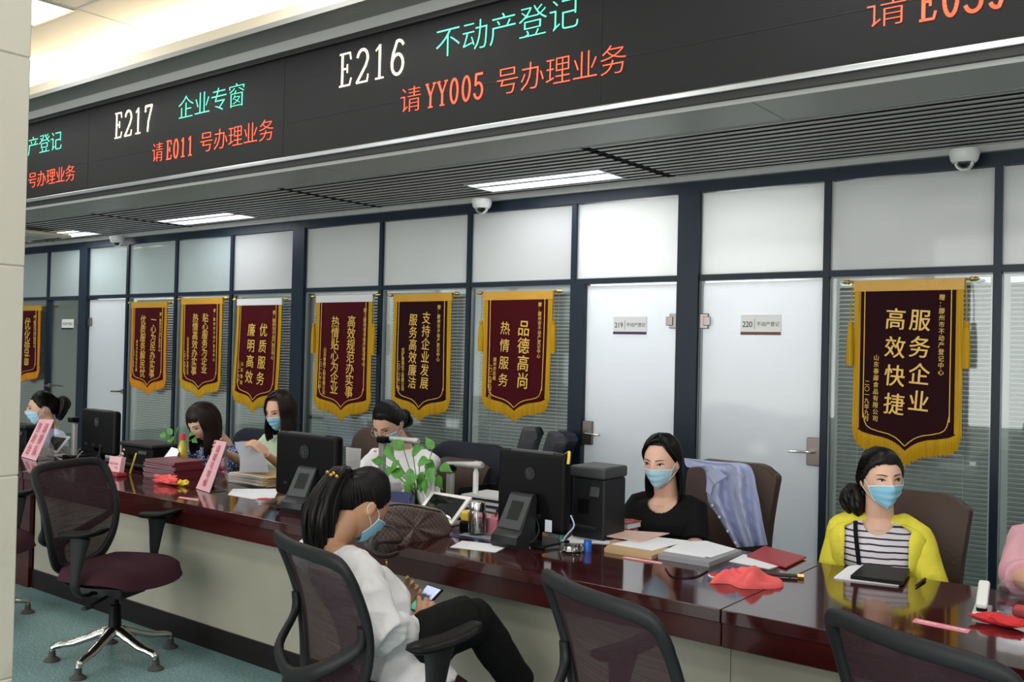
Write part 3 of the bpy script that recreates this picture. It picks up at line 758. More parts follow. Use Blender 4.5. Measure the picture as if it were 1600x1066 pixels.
# ================================================================== COUNTER
ZC = .741; YF = 2.92; YB = 3.87
def counter_section(x0, x1, label, seamL=True):
    t = thing('service_counter', label, 'counter', ((x0+x1)/2, YF, 0)); w = x1-x0-.003
    obj('countertop', MB().rbox((0, (YB-YF)/2, ZC-.0225), (w, YB-YF, .045), .003, seg=2), 'cherry_top', t)
    obj('fascia', MB().rbox((0, .03, ZC-.085), (w, .045, .08), .002, seg=1), 'cherry', t)
    obj('front_panel', boxm(((0, .10, .385), (w, .03, .56))), 'cream_panel', t, smooth=0)
    obj('skirting', boxm(((0, .088, .058), (w, .03, .116))), 'black_skirt', t, smooth=0)
    for s in (-1, 1): obj('side_panel', boxm(((s*(w/2-.015), .5, .348), (.03, .74, .695))), 'cherry', t, smooth=0)
    return t
counter_section(-6.12, -1.365, 'long glossy dark cherry wood service counter running to the seam by the red cloth')
counter_section(-1.365, 1.6, 'right section of the cherry wood service counter, in front of the woman in yellow')
t = thing('pedestal_counter', 'dark cherry wood counter end with panel down to the floor, beside the marble column', 'counter', (-7.9, YF, 0))
obj('countertop', MB().rbox((0, (YB-YF)/2, ZC-.0225), (3.54, YB-YF, .045), .003, seg=2), 'cherry_top', t)
obj('fascia', boxm(((0, .03, ZC-.085), (3.54, .045, .08))), 'cherry', t, smooth=0)
obj('front_panel', boxm(((-.0, .07, .33), (3.54, .03, .66))), 'cherry', t, smooth=0)
obj('side_panel', boxm(((1.755, .45, .33), (.03, .74, .66))), 'cherry', t, smooth=0)
# ================================================================== CHAIRS
def cat_curve(P, n=6, closed=False):
    P = [Vector(p) for p in P]; out = []; m = len(P)
    rng = range(m) if closed else range(m-1)
    for i in rng:
        g = lambda k: P[k % m] if closed else P[max(0, min(m-1, k))]
        a, b, c, d = g(i-1), g(i), g(i+1), g(i+2)
        for k in range(n):
            t = k/n; out.append(.5*((2*b)+(c-a)*t+(2*a-5*b+4*c-d)*t*t+(3*b-a-3*c+d)*t**3))
    if not closed: out.append(P[-1])
    return out
def backy(x, z):
    k = (z-.44)/.5
    return -.235-.10*k+.055*math.sin(k*PI)*.8+.045*(x/.26)**2
RS = [(0, .945), (.12, .945), (.212, .939), (.250, .914), (.260, .85), (.26, .76), (.252, .68), (.232, .60), (.20, .53), (.155, .475), (.08, .448)]
def visitor_chair(label, x, y, th, group='mesh back chairs for visitors'):
    t = thing('office_chair', label, 'chair', (x, y, 0), -R_(th), group)
    sh = R_(5)
    for k in range(5):
        a = sh+k*2*PI/5; c, s = math.cos(a), math.sin(a)
        lg = MB(); P = [(c*r, s*r, z) for r, z in ((.015, .145), (.06, .135), (.12, .112), (.19, .088), (.25, .078), (.283, .068), (.29, .05))]
        lg.tube(cat_curve(P, 4), [.034]*4+[.030]*4+[.026]*5+[.022]*5+[.020]*4+[.016]*3, seg=12, flat=.75)
        l = obj('leg', lg, 'alu_leg', t)
        obj('foot_pad', MB().lathe([(0, 0), (.038, 0), (.038, .006), (.028, .014), (.017, .022), (.015, .048), (0, .05)], c=(c*.29, s*.29, 0), seg=20), 'rubber', l)
    obj('gas_column', MB().lathe([(.04, .12), (.038, .15), (.030, .17), (.029, .27), (.018, .275), (.018, .34)]), 'plastic_black', t)
    m = MB().rbox((0, -.02, .35), (.20, .26, .055), .015); m.rbox((0, -.16, .385), (.09, .22, .05), .02, rot=(-.25, 0, 0)); m.tube([(.08, .02, .335), (.24, .04, .325)], .008, seg=8); m.rbox((.26, .045, .323), (.06, .03, .012), .005)
    obj('mechanism', m, 'plastic_matte', t)
    sm = MB(); top = []; bot = []
    for i in range(15):
        v = -1+2*i/14; rt = []; rb = []
        for j in range(21):
            u = -1+2*j/20
            # map square to rounded plan
            xx = u*math.sqrt(1-.42*v*v); yy = v*math.sqrt(1-.40*u*u)
            e = max(abs(u), abs(v)); ed = (1-e**6)
            z = .420+.068*ed**.5+.012*abs(xx)**2-.03*max(0, v-.45)**1.5*2
            rt.append((xx*.275, .03+yy*.265, z)); rb.append((xx*.262, .03+yy*.25, .425-.03*(1-e**4)-.02*max(0, v-.45)))
        top.append(rt); bot.append(rb)
    sm.grid(top); obj('seat', MB().grid(top).grid([r[::-1] for r in bot]), 'fabric_plum', t, smooth=70)
    bs = MB().grid([[(x_*.96, .03+(y_-.03)*.96, z_-.012) for x_, y_, z_ in r][::-1] for r in bot]); obj('seat_pan', bs, 'plastic_matte', t, smooth=70)
    loop = [(x_, z_) for x_, z_ in RS]+[(-x_, z_) for x_, z_ in RS[::-1] if x_ > 0]
    lp = cat_curve([(x_, backy(x_, z_), z_) for x_, z_ in loop], 4, closed=True)
    f = MB(); sg = 10; ring = []
    for i, p in enumerate(lp):
        tn = (lp[(i+1) % len(lp)]-lp[i-1]).normalized(); nrm = Vector((0, 1, 0)); nrm = (nrm-tn*nrm.dot(tn)).normalized(); b = tn.cross(nrm)
        w = .024 if p.z > .86 else .020; w += .01*max(0, (.62-p.z)/.2)
        ring.append([p+b*(w*math.copysign(abs(math.cos(2*PI*k/sg))**.7, math.cos(2*PI*k/sg)))+nrm*.014*math.sin(2*PI*k/sg) for k in range(sg)])
    ring.append(ring[0]); f.grid(ring, closed=True)
    obj('back_frame', f, 'plastic_matte', t, smooth=60)
    P = []
    for z in np.linspace(.455, .935, 18):
        hw = 0
        for (a, b), (c, d) in zip(RS[:-1], RS[1:]):
            if d <= z <= b: hw = a+(c-a)*(b-z)/(b-d)
        hw = max(hw, .08)-.006
        P.append([(u*hw, backy(u*hw, z)+.004, z) for u in np.linspace(-1, 1, 13)])
    obj('back_mesh', MB().grid(P), 'chair_mesh', t, smooth=60)
    ym = MB(); Y = [(-.248, backy(.25, .74)-.012, .74), (-.235, backy(.23, .67)-.025, .675), (-.15, -.315, .60), (-.05, -.335, .56), (0, -.338, .553), (.05, -.335, .56), (.15, -.315, .60), (.235, backy(.23, .67)-.025, .675), (.248, backy(.25, .74)-.012, .74)]
    cv = cat_curve(Y, 4); ym.tube(cv, [.018+.010*math.sin(PI*i/(len(cv)-1)) for i in range(len(cv))], seg=10, flat=.6, upv=(0, 1, 0))
    cv = cat_curve([(0, -.335, .56), (0, -.34, .50), (0, -.315, .44), (0, -.25, .385), (0, -.15, .365)], 4); ym.tube(cv, [.038]*len(cv), seg=12, flat=.5, upv=(0, 1, 0))
    obj('back_yoke', ym, 'plastic_matte', t, smooth=60)
    for s in (-1, 1):
        am = MB(); cv = cat_curve([(s*.16, 0, .365), (s*.25, 0, .37), (s*.295, .0, .42), (s*.298, .005, .50), (s*.295, .015, .60), (s*.293, .02, .655)], 4)
        am.tube(cv, [.022]*8+[.026]*4+[.03+.0035*i for i in range(len(cv)-12)], seg=12, flat=.42, upv=(1, 0, 0))
        a = obj('armrest', am, 'plastic_matte', t, smooth=60)
        P = []
        for i in range(13):
            v = -1+2*i/12; r = []
            for k in range(14):
                an = 2*PI*k/14; w = .045*(1-abs(v)**5)**.5+.004
                r.append((s*.293+w*math.cos(an), .04+v*.135, .672+.018*math.sin(an)*(1-abs(v)**6)**.5+.022*v*v*(1 if v > 0 else .5)+.018*v))
            P.append(r)
        pm = MB().grid(P, closed=True); pm.f.append(tuple(range(14))[::-1]); pm.f.append(tuple(range(12*14, 13*14)))
        obj('arm_pad', pm, 'plastic_black', a, smooth=60)
    return t
vc = visitor_chair('empty plum mesh chair turned sideways, standing clear of the counter at the left', -4.44, 2.59, 67)
def place(x, y, th, label):
    c = copy_tree(vc); c.location = (x, y, 0); c.rotation_euler = (0, 0, -R_(th)); c['label'] = label; return c
place(-5.62, 2.42, 70, 'mesh chair partly hidden behind the marble column')
place(-2.25, 2.28, 17, 'mesh back chair in which the visitor with the phone sits')
place(-1.24, 2.40, 23, 'empty mesh back chair right of the seated visitor, showing its upper back')
place(-.47, 2.53, 26, 'mesh chair cut off by the lower right corner, only its top rim showing')
def exec_chair(label, x, y, ztop, leather, w=.52, rim=None, rz=0, round_=.05, group=None, arms=True):
    """high back staff chair facing -Y"""
    t = thing('executive_chair', label, 'chair', (x, y, 0), rz, group)
    h = ztop-.50
    def panel(hw, z0, z1, y0, th, r):
        P = []
        for i in range(41):
            v = i/40; z = z0+(z1-z0)*v; row = []
            tt = 1-max(0, (v-.85)/.15)**3*.12; tt *= 1-.06*math.cos(v*PI)
            for j in range(15):
                u = -1+2*j/14; row.append((u*hw*tt, y0-.035*(1-u*u)+.06*v*v-.02*math.sin(v*PI), z-.045*max(0, (abs(u)-.6)/.4)**2.5*v**10))
            P.append(row)
        return MB().slab(P, (0, th, 0))
    o = obj('backrest', panel(w/2, .50, ztop, .22, .07, round_), leather, t, smooth=70)
    b = o.modifiers.new('b', 'BEVEL'); b.width = .025; b.segments = 3
    if rim:
        r = panel(w/2-.07, .60, ztop-.10, .165, .05, .02); o2 = obj('back_cushion', r, rim, t, smooth=70); b = o2.modifiers.new('b', 'BEVEL'); b.width = .02; b.segments = 3
    obj('seat', MB().rbox((0, -.02, .44), (w*.96, .48, .11), .045), leather, t)
    if arms:
        for s in (-1, 1):
            a = MB().tube(cat_curve([(s*w*.5, .15, .45), (s*w*.56, .12, .58), (s*w*.56, -.05, .64), (s*w*.55, -.2, .60), (s*w*.5, -.2, .45)], 4), .02, seg=8); obj('armrest', a, 'plastic_black', t, smooth=60)
    obj('gas_column', MB().lathe([(.028, .08), (.028, .40)]), 'plastic_black', t)
    for k in range(5):
        a = k*2*PI/5+.3; lg = MB().tube([(0, 0, .1), (math.cos(a)*.28, math.sin(a)*.28, .07)], [.03, .018], seg=8); l = obj('leg', lg, 'plastic_black', t)
        obj('caster', MB().ball((math.cos(a)*.28, math.sin(a)*.28, .028), .028, 12), 'plastic_black', l)
    return t
# ================================================================== PEOPLE
def headpt(az, el, f=1.0):
    """az 0 front, + towards local +X; local forward is -Y"""
    ca = math.cos(el); x = math.sin(az)*ca; y = -math.cos(az)*ca; z = math.sin(el)
    a, b, c = .074, .094, .114
    X, Y, Z = a*x, b*y, c*z
    t = max(0, -z)
    X *= 1-.34*t**1.6
    if Y > 0: Y *= 1-.42*max(0, t-.1)
    else: Y *= 1-.05*t
    if Y < 0:
        Y *= 1-.04*(1-abs(x))*max(0, z)
        fr = max(0, -y)
        ax = abs(X)
        Y -= fr*(.019*math.exp(-(X/.0095)**2-((Z+.020)/.015)**2)+.010*math.exp(-(X/.008)**2-((Z-.002)/.020)**2))
        Y -= fr*.005*math.exp(-((ax-.012)/.007)**2-((Z+.026)/.008)**2)
        Y += fr*.0075*math.exp(-((ax-.031)/.015)**2-((Z-.006)/.011)**2)
        Y -= fr*.0035*math.exp(-((Z-.024)/.008)**2)*math.exp(-((ax-.028)/.02)**2)
        Y -= fr*.004*math.exp(-((ax-.040)/.016)**2-((Z+.026)/.018)**2)
        Y -= fr*.006*math.exp(-(X/.022)**2)*(math.exp(-((Z+.052)/.005)**2)+math.exp(-((Z+.062)/.005)**2))
        Y += fr*.003*math.exp(-(X/.03)**2-((Z+.074)/.007)**2)
        Y -= fr*.007*math.exp(-(X/.022)**2-((Z+.096)/.014)**2)
    return Vector((X*f, Y*f, Z*f))
def remesh(name, mb, material, parent, voxel=.005, it=3, disp=0, freq=(11, 11, 6), seed=0, smooth=180, **tags):
    me = bpy.data.meshes.new('tmp'); me.from_pydata([tuple(v) for v in mb.v], [], mb.f)
    bm = bmesh.new(); bm.from_mesh(me); bmesh.ops.recalc_face_normals(bm, faces=bm.faces); bm.to_mesh(me); bm.free()
    o = bpy.data.objects.new('tmp', me); COL.objects.link(o)
    r = o.modifiers.new('r', 'REMESH'); r.mode = 'VOXEL'; r.voxel_size = voxel
    s = o.modifiers.new('s', 'SMOOTH'); s.factor = .5; s.iterations = it
    bpy.context.view_layer.update(); dg = bpy.context.evaluated_depsgraph_get()
    m2 = bpy.data.meshes.new_from_object(o.evaluated_get(dg)); bpy.data.objects.remove(o); bpy.data.meshes.remove(me)
    if disp:
        N_ = len(m2.vertices); co_ = np.empty(N_*3, dtype=np.float32); no_ = np.empty(N_*3, dtype=np.float32); m2.vertices.foreach_get('co', co_); m2.vertices.foreach_get('normal', no_)
        co_ = co_.reshape(-1, 3); no_ = no_.reshape(-1, 3); dd_ = np.empty(N_, dtype=np.float32)
        for i_, p in enumerate(co_):
            n = noise.noise((p[0]*freq[0]+seed, p[1]*freq[1], p[2]*freq[2])); n2 = noise.noise((p[0]*freq[0]*2.3+seed, p[1]*freq[1]*2.3+4, p[2]*freq[2]*1.7))
            dd_[i_] = disp*((1-abs(n)*2.4)*.7+n2*.6)
        co_ = co_+no_*dd_[:, None]; m2.vertices.foreach_set('co', co_.astype(np.float32).ravel()); m2.update()
    m2.name = name; finish(m2, smooth); m2.materials.clear(); m2.materials.append(MT[material])
    o = bpy.data.objects.new(name, m2); COL.objects.link(o); o.parent = parent
    setp(o, **tags); return o
def lerp(a, b, t): return a+(b-a)*t
def hairline(az, fringe=38):
    a = abs(math.degrees(az)); K = [(0, fringe), (35, fringe-2), (55, 22), (70, 6), (82, -4), (92, 8), (110, 2), (130, -22), (180, -34)]
    for (p, q), (r, s) in zip(K[:-1], K[1:]):
        if a <= r: return R_(q+(s-q)*(a-p)/(r-p))
    return R_(-34)
def hand(mb, w, d, n, thumb, curl=.6, size=1.0, spread=.16):
    """w wrist, d finger direction, n palm normal (palm side), thumb: side direction sign"""
    w = Vector(w); d = Vector(d).normalized(); n = Vector(n); n = (n-d*n.dot(d)).normalized(); s = d.cross(n)*thumb
    S_ = size
    for i, (off, L) in enumerate(((.030, .072), (.010, .080), (-.010, .074), (-.028, .058))):
        base = w+d*.082*S_+s*off*S_
        mb.tube([w+d*.005*S_+s*off*.55*S_, w+d*.045*S_+s*off*.85*S_, base], [.013*S_, .014*S_, .0115*S_], seg=8)
        p = base; a = 0; pts = [p]; dd = (d+s*off*spread/.03).normalized()
        for k, f in enumerate((.42, .33, .25)):
            a += curl*(.7 if k == 0 else 1.0)*(1+.12*i); v = dd*math.cos(a)+n*math.sin(a); p = p+v*L*f*S_; pts.append(p)
        mb.tube(pts, [.0098*S_, .0088*S_, .0080*S_, .0062*S_], seg=8); mb.ball(pts[-1], .0064*S_, 8)
    b = w+d*.028*S_+s*.028*S_; t1 = b+(s*.75+d*.65+n*.25).normalized()*.034*S_; t2 = t1+(s*.25+d*.85+n*.40).normalized()*.03*S_; t3 = t2+(d*.8+n*.6-s*.1).normalized()*.022*S_
    mb.tube([w+d*.01*S_+s*.012*S_, b, t1, t2, t3], [.013*S_, .0145*S_, .011*S_, .0098*S_, .0072*S_], seg=8); mb.ball(t3, .0074*S_, 8)
def torso_mb(sec, n=28):
    """sections: centre, half width, half depth, facing angle"""
    P = []
    for c, a, b, f in sec:
        c = Vector(c); ca, sa = math.cos(f), math.sin(f); row = []
        for k in range(n):
            t = 2*PI*k/n; x = a*math.copysign(abs(math.cos(t))**.82, math.cos(t)); y = b*math.copysign(abs(math.sin(t))**.9, math.sin(t))
            row.append(c+Vector((x*ca-y*sa, x*sa+y*ca, 0)))
        P.append(row)
    m = MB().grid(P, closed=True); m.f.append(tuple(range(n))[::-1]); m.f.append(tuple(range((len(P)-1)*n, len(P)*n)))
    return m
def person(label, hc, yaw, pitch=0, roll=0, tf=0, skin='skin', scale=1.0, hair=None, haircol='hair', mask='mask_blue', glasses=False,
           top='white_cloth', sleeve='short', arms=None, pelvis=None, legs='seated', trousers='trouser_navy', sh=.175, neck_lean=0, top_label=None,
           hands=None, gown=None, neck=.152, gaze=0, torso_w=1.0, collar=True, disp=.006, tie=None, shirt_name='blouse', fringe=38, side_lock=True, open_cardigan=None, hem=None, scoop=0):
    hc = Vector(hc); t = thing('person', label, 'person', (hc.x, hc.y, 0))
    inv = Vector((-hc.x, -hc.y, 0)); H0 = Vector((0, 0, hc.z))
    hs = scale
    RM = Matrix.Rotation(yaw, 3, 'Z') @ Matrix.Rotation(roll, 3, 'Y') @ Matrix.Rotation(pitch, 3, 'X')
    W_ = lambda p: H0+RM@(Vector(p)*hs)
    HP = lambda az, el, f=1.0: W_(headpt(az, el, f))
    fz = Vector((math.sin(tf), -math.cos(tf), 0)); sx = Vector((math.cos(tf), math.sin(tf), 0))
    nk = W_((0, .022, -.075)); nb = Vector((nk.x, nk.y, hc.z-neck*hs))-Vector((math.sin(yaw), -math.cos(yaw), 0))*.045*math.sin(pitch)*2-fz*.02
    if neck_lean: nb = nb-fz*neck_lean
    pz = .50
    pel = Vector(pelvis)+inv if pelvis is not None else nb-fz*.06+Vector((0, 0, pz-nb.z))
    pel.z = pelvis[2] if pelvis is not None else pz
    # ---- skin
    sk = MB(); P = []
    for i in range(41):
        el = -PI/2+PI*i/40; P.append([HP(2*PI*k/56, el) for k in range(56)])
    sk.grid(P, closed=True)
    for s in (-1, 1):
        e = W_((s*.073, .008, -.004)); sk.ball(e, (.009*hs, .017*hs, .029*hs), 12, M=RM@Matrix.Rotation(s*.35, 3, 'Z')@Matrix.Rotation(-.15, 3, 'X')); sk.ball(W_((s*.070, .004, -.024)), .008*hs, 8)
    cb = nb+(pel-nb)*.12+fz*.01
    sk.tube([W_((0, .018, -.03)), nk, nb, cb], [.056*hs, .051*hs, .055*hs, .075*hs], seg=20)
    shp = {}
    for s in (-1, 1):
        shp[s] = nb+(pel-nb).normalized()*.050*hs+sx*s*sh*hs-fz*.005
    ax = {}
    if arms:
        for s, (el, wr) in arms.items():
            ax[s] = (Vector(el)+inv, Vector(wr)+inv)
    for s in ax:
        el, wr = ax[s]; d = (wr-el).normalized()
        sk.tube([lerp(shp[s], el, .4), lerp(shp[s], el, .8), el, lerp(el, wr, .25), lerp(el, wr, .7), wr, wr+d*.02], [.042*hs, .037*hs, .036*hs, .037*hs, .028*hs, .0235*hs, .024*hs], seg=14, flat=[1, 1, 1, 1, .9, .78, .7])
        hd = (hands or {}).get(s, dict(d=d, n=(0, 0, -1), curl=.35))
        hand(sk, wr+d*.01, hd.get('d', d), hd.get('n', (0, 0, -1)), hd.get('thumb', -s), hd.get('curl', .4), hs)
    # shoulders and upper chest under the clothes, so that the body is one surface
    sec = []
    L = (pel-nb)
    def at(k, fwd=0): return nb+L*k+fz*fwd
    prof = [(.045, .085, .055, 0), (.10, .150, .080, .004), (.17, .180, .096, .008), (.30, .172, .112, .022), (.42, .165, .115, .026), (.58, .145, .102, .01), (.74, .140, .100, .0), (.90, .165, .115, -.0), (1.0, .178, .125, 0)]
    for k, a, b, f in prof: sec.append((at(k, f), a*hs*torso_w*.9, b*hs*.88, tf))
    bt = torso_mb(sec); sk.add(bt.v, bt.f)
    body = remesh('body', sk, skin, t, .0042*hs, 2)
    # ---- top
    tm = torso_mb([(at(k, f), a*hs*torso_w*1.0+.010, b*hs*1.0+.008, tf) for k, a, b, f in prof]+([(at(1.08), .19*hs*torso_w, .14*hs, tf)] if hem is None else []))
    if neck_lean: tm.ball(nb+Vector((0, 0, -.045)), (.095*hs, .095*hs, .055*hs), 14)
    for s in (-1, 1):
        if s in ax:
            el, wr = ax[s]; S0 = shp[s]
            pts = [nb+(pel-nb).normalized()*.05*hs+sx*s*.06, lerp(nb+(pel-nb).normalized()*.05, S0, .75), S0+Vector((0, 0, -.008)), lerp(S0, el, .35), lerp(S0, el, .62)]
            rr = [.052*hs, .056*hs, .058*hs, .057*hs, .058*hs]
            if sleeve == 'long': pts += [el+(el-S0).normalized()*.012, lerp(el, wr, .3), lerp(el, wr, .62), lerp(el, wr, .90)]; rr += [.068*hs, .062*hs, .052*hs, .040*hs]
            elif sleeve == 'none': pts = pts[:3]; rr = [.045*hs, .044*hs, .040*hs]
            elif sleeve == 'loose': pts += [lerp(S0, el, .9), el+ (el-S0)*.04]; rr += [.064*hs, .066*hs]
            elif sleeve == 'elbow': pts += [lerp(S0, el, .95), el, lerp(el, wr, .18)]; rr += [.060*hs, .060*hs, .058*hs]
            else: pts += [lerp(S0, el, .80)]; rr += [.056*hs]
            tm.tube(pts, rr, seg=16)
    so_ = remesh(shirt_name, tm, top, t, .006 if not scoop else .0045, 3, disp, seed=hc.x*7)
    if scoop:
        c_ = nb+fz*.075+Vector((0, 0, -.01)); bm = bmesh.new(); bm.from_mesh(so_.data)
        dead = [f for f in bm.faces if ((f.calc_center_median()-c_).dot(sx)/scoop)**2+((f.calc_center_median()-c_).dot(fz)/.09)**2+((f.calc_center_median()-c_).z/(scoop*.95))**2 < 1]
        bmesh.ops.delete(bm, geom=dead, context='FACES'); bm.to_mesh(so_.data); bm.free()
    if open_cardigan: open_cardigan(t, nb, pel, fz, sx, hs, at, prof, tf, shp, ax)
    # ---- legs
    if legs == 'seated':
        tr = MB()
        for s in (-1, 1):
            h = pel+sx*s*.09+Vector((0, 0, .02)); kn = h+fz*.40+Vector((0, 0, .01)); an = kn+Vector((0, 0, -.40))+fz*.03; an.z = .09
            tr.tube([h, lerp(h, kn, .5), kn], [.09, .082, .064], seg=14); tr.ball(kn, .064, 12); tr.tube([kn, lerp(kn, an, .5), an], [.062, .056, .046], seg=14)
            so = MB().rbox(an+fz*.06+Vector((0, 0, -.05)), (.085, .235, .065), .03, rot=None)
            obj('shoe', so, 'shoe', t)
        remesh('trousers', tr, trousers, t, .009, 3, .004)
    elif callable(legs): legs(t, inv, pel, fz, sx)
    # ---- face details
    dirg = gaze
    for s in (-1, 1):
        ec = headpt(s*R_(25.5), R_(3.2)); ec = Vector((s*.0315, ec.y+.0035, .0065))
        ev = MB().ball((0, 0, 0), (.0135*hs, .006*hs, .0052*hs), 14, M=RM@Matrix.Rotation(s*.30, 3, 'Z'))
        lo = W_(ec); e = obj('eye', MB().add([v+0*0 if False else (Vector(v)+lo) for v in ev.v], ev.f), 'eye_white', t, smooth=80)
        ic = ec+Vector((dirg*.005, -.0042, -.0004)); obj('iris', MB().ball(W_(ic), .0054*hs, 10), 'iris', e, smooth=80)
        lm = MB(); pts = []
        for k in range(7):
            u = -1+k/3; px_ = s*.0315+u*.0150; pz_ = .0065+.0056*(1-u*u)-.0012*u*s*(-1); az_ = math.atan2(px_/.074, 1.0)
            py = headpt(math.asin(max(-.99, min(.99, px_/.076))), R_(3.2)+.0).y-.0030+.003*abs(u)
            pts.append(W_((px_, py, pz_)))
        lm.tube(pts, [.0010, .0022, .0028, .0029, .0028, .0022, .0010], seg=6); obj('eyelid', lm, 'iris', e)
        bm_ = MB(); pts = []
        for k in range(7):
            u = -1+k/3; px_ = s*(.031+u*.019); pz_ = .0255+.0035*(1-(u-.2)**2); py = headpt(math.asin(px_/.076), R_(13)).y-.0018
            pts.append(W_((px_, py, pz_)))
        bm_.tube(pts, [.0016, .0026, .0028, .0026, .0022, .0016, .0008], seg=6, flat=.8); obj('eyebrow', bm_, haircol, t)
    if mask:
        P = []; naz = 25; nel = 17
        for i in range(nel):
            v = i/(nel-1); row = []
            for k in range(naz):
                u = -1+2*k/(naz-1); az = u*R_(66)
                ztop = -.010-.010*abs(u)**1.5-.0*u; zb = -.112+.030*abs(u)**1.8
                z = ztop+(zb-ztop)*v; el = math.asin(max(-.985, min(.985, z/.114)))
                p = headpt(az, el); 
                # bridge the nose and chin smoothly
                yb = -.094*math.cos(az)*math.cos(el*.62)-.020*math.exp(-(u/.35)**2)*math.exp(-((v-.12)/.5)**2)
                y = min(p.y-.004, lerp(p.y, yb, .75*(1-abs(u)**3))-.004)
                x = p.x*1.04+.0*u; y += .0022*math.sin(v*PI*7)*(1-u*u)*(.15 < v < .85)
                row.append(W_((x, y, z)))
            P.append(row)
        mk = MB().slab(P, RM@Vector((0, .0015, 0))); mo = obj('face_mask', mk, mask, t, smooth=70)
        et = MB(); et.tube([p+RM@Vector((0, -.001, 0)) for p in P[0]], .0022, seg=6); et.tube([r[0] for r in P], .0018, seg=6); et.tube([r[-1] for r in P], .0018, seg=6); obj('edge_band', et, 'mask_edge', mo)
        lp = MB()
        for s in (-1, 1):
            c = 0 if s < 0 else -1
            er = W_((s*.077, .014, .012)); er2 = W_((s*.077, .018, -.02))
            lp.tube(cat_curve([P[1][c], W_((s*.074, -.03, -.004)), er, W_((s*.078, .026, -.004)), er2, W_((s*.066, -.03, -.05)), P[-2][c]], 3), .0013, seg=5)
        obj('ear_loop', lp, 'mask_edge', mo)
    else:
        lm = MB()
        for z, r in ((-.053, .0034), (-.060, .0042)):
            lm.tube([W_((x, headpt(math.asin(x/.07), math.asin(z/.114)).y-.0006, z-.3*x*x*10)) for x in np.linspace(-.021, .021, 7)], [.0008, r*.7, r, r*.9, r, r*.7, .0008], seg=8)
        obj('lips', lm, 'lip', t)
    if glasses:
        gm = MB()
        for s in (-1, 1):
            gm.tube([W_((s*.033+.025*math.cos(a), -.099-.0*math.sin(a)+.12*((.025*math.cos(a)*s+.033)**2)*4, .0+.019*math.sin(a))) for a in np.linspace(0, 2*PI, 17)], .0011, seg=5)
            gm.tube([W_((s*.058, -.088, .006)), W_((s*.078, .0, .008))], .0011, seg=5)
        gm.tube([W_((-.008, -.1, .004)), W_((0, -.103, .007)), W_((.008, -.1, .004))], .0012, seg=5)
        obj('glasses', gm, 'metal_silver', t)
    # ---- hair
    hm = MB(); style = hair or 'long'; rnd = random.Random(int(abs(hc.x)*100))
    P = []
    for i in range(15):
        row = []
        for k in range(73):
            az = -PI+2*PI*k/72; h0 = hairline(az, fringe); el = h0+(PI/2-h0)*i/14; th_ = 1.0+.085*min(1, i/4)**.7*(1 if True else 0); row.append(HP(az, el, th_)+RM@Vector((0, .004, .002)))
        P.append(row)
    hm.grid(P)
    def scalp(az, el, f=1.10): return HP(az, el, f)+RM@Vector((0, .004, .003))
    def lock(pts, w, fl=.45, taper=.35):
        pts = cat_curve(pts, 3); n = len(pts); c = H0
        hm.tube(pts, [w*min(1, .55+i/n*2)*(1-(1-taper)*max(0, (i/n-.6)/.4)) for i in range(n)], seg=6, flat=fl)
    if style in ('long', 'long_tuck', 'bangs'):
        part = R_(18) if style != 'bangs' else 0
        for k in range(64):
            az = -PI+2*PI*(k+.5)/64; a = abs(math.degrees(az))
            face = 52 if style == 'bangs' else 50 if style == 'long' else 46
            pa, pe = (part*.4, R_(70)) if a < 90 else (PI*.98*(1 if az > 0 else -1), R_(82))
            if a < face:
                if style == 'bangs':
                    pts = [scalp(az*1.0, R_(84)), scalp(az, R_(62), 1.12), scalp(az, R_(40), 1.12), scalp(az, R_(24+rnd.uniform(-3, 3)), 1.07)]
                    lock(pts, .013)
                else:
                    sgn = 1 if az > part else -1
                    pts = [scalp(part*.6, R_(52+abs(az)*10)), scalp(part*.4+sgn*R_(30), R_(52), 1.11), scalp(sgn*R_(62), R_(30), 1.11), scalp(sgn*R_(84), R_(6), 1.10), scalp(sgn*R_(98), R_(-12), 1.12)]
                    lock(pts, .012)
                continue
            tuck = style == 'long_tuck' and a < 100
            fr = [1.12, 1.13]
            pts = [scalp(az*.55, R_(84)), scalp(az*.9, R_(62), 1.11), scalp(az, R_(38), 1.13), scalp(az, R_(10), 1.14)]
            if tuck: az2 = math.copysign(R_(100)+(abs(az)-R_(46))*.25, az); pts[-2] = scalp(lerp(az, az2, .35), R_(38), 1.12); pts[-1] = scalp(lerp(az, az2, .8), R_(14), 1.10)
            else: az2 = az
            e = scalp(az2, R_(-14), 1.16); pts.append(e)
            Ln = tie if isinstance(tie, float) else .17
            Ln = Ln*(1+.12*rnd.uniform(-1, 1))
            dn = Vector((0, 0, -1)); out = (e-H0); out.z = 0; out.normalize()
            pts += [e+dn*Ln*.45+out*.006, e+dn*Ln*.8+out*.004, e+dn*Ln-out*.008]
            lock(pts, .0145+.004*rnd.random(), .5)
    else:
        ta, te = tie[:2]; L0 = tie[2]; sgn0 = 1
        td = scalp(ta, te, 1.16)
        for k in range(72):
            az = -PI+2*PI*(k+.5)/72; h0 = hairline(az, fringe)
            p0 = scalp(az, h0+.02-rnd.random()*.05*(abs(az) < 1.3), 1.02); rel = p0-H0; rt = td-H0
            pts = [p0]
            a0 = rel.normalized(); a1 = rt.normalized(); upw = RM@Vector((0, .15, 1))
            lift = R_(0)
            for q in (.3, .6, .85):
                v = a0*(1-q)+a1*q+upw*.55*math.sin(q*PI)*(.5-.5*a0.dot(a1))
                loc = RM.inverted()@v; laz = math.atan2(loc.x/.074, -loc.y/.094); lel = math.atan2(loc.z/.114, math.hypot(loc.x/.074, loc.y/.094))
                pts.append(scalp(laz, lel, 1.09+.015*math.sin(q*PI)))
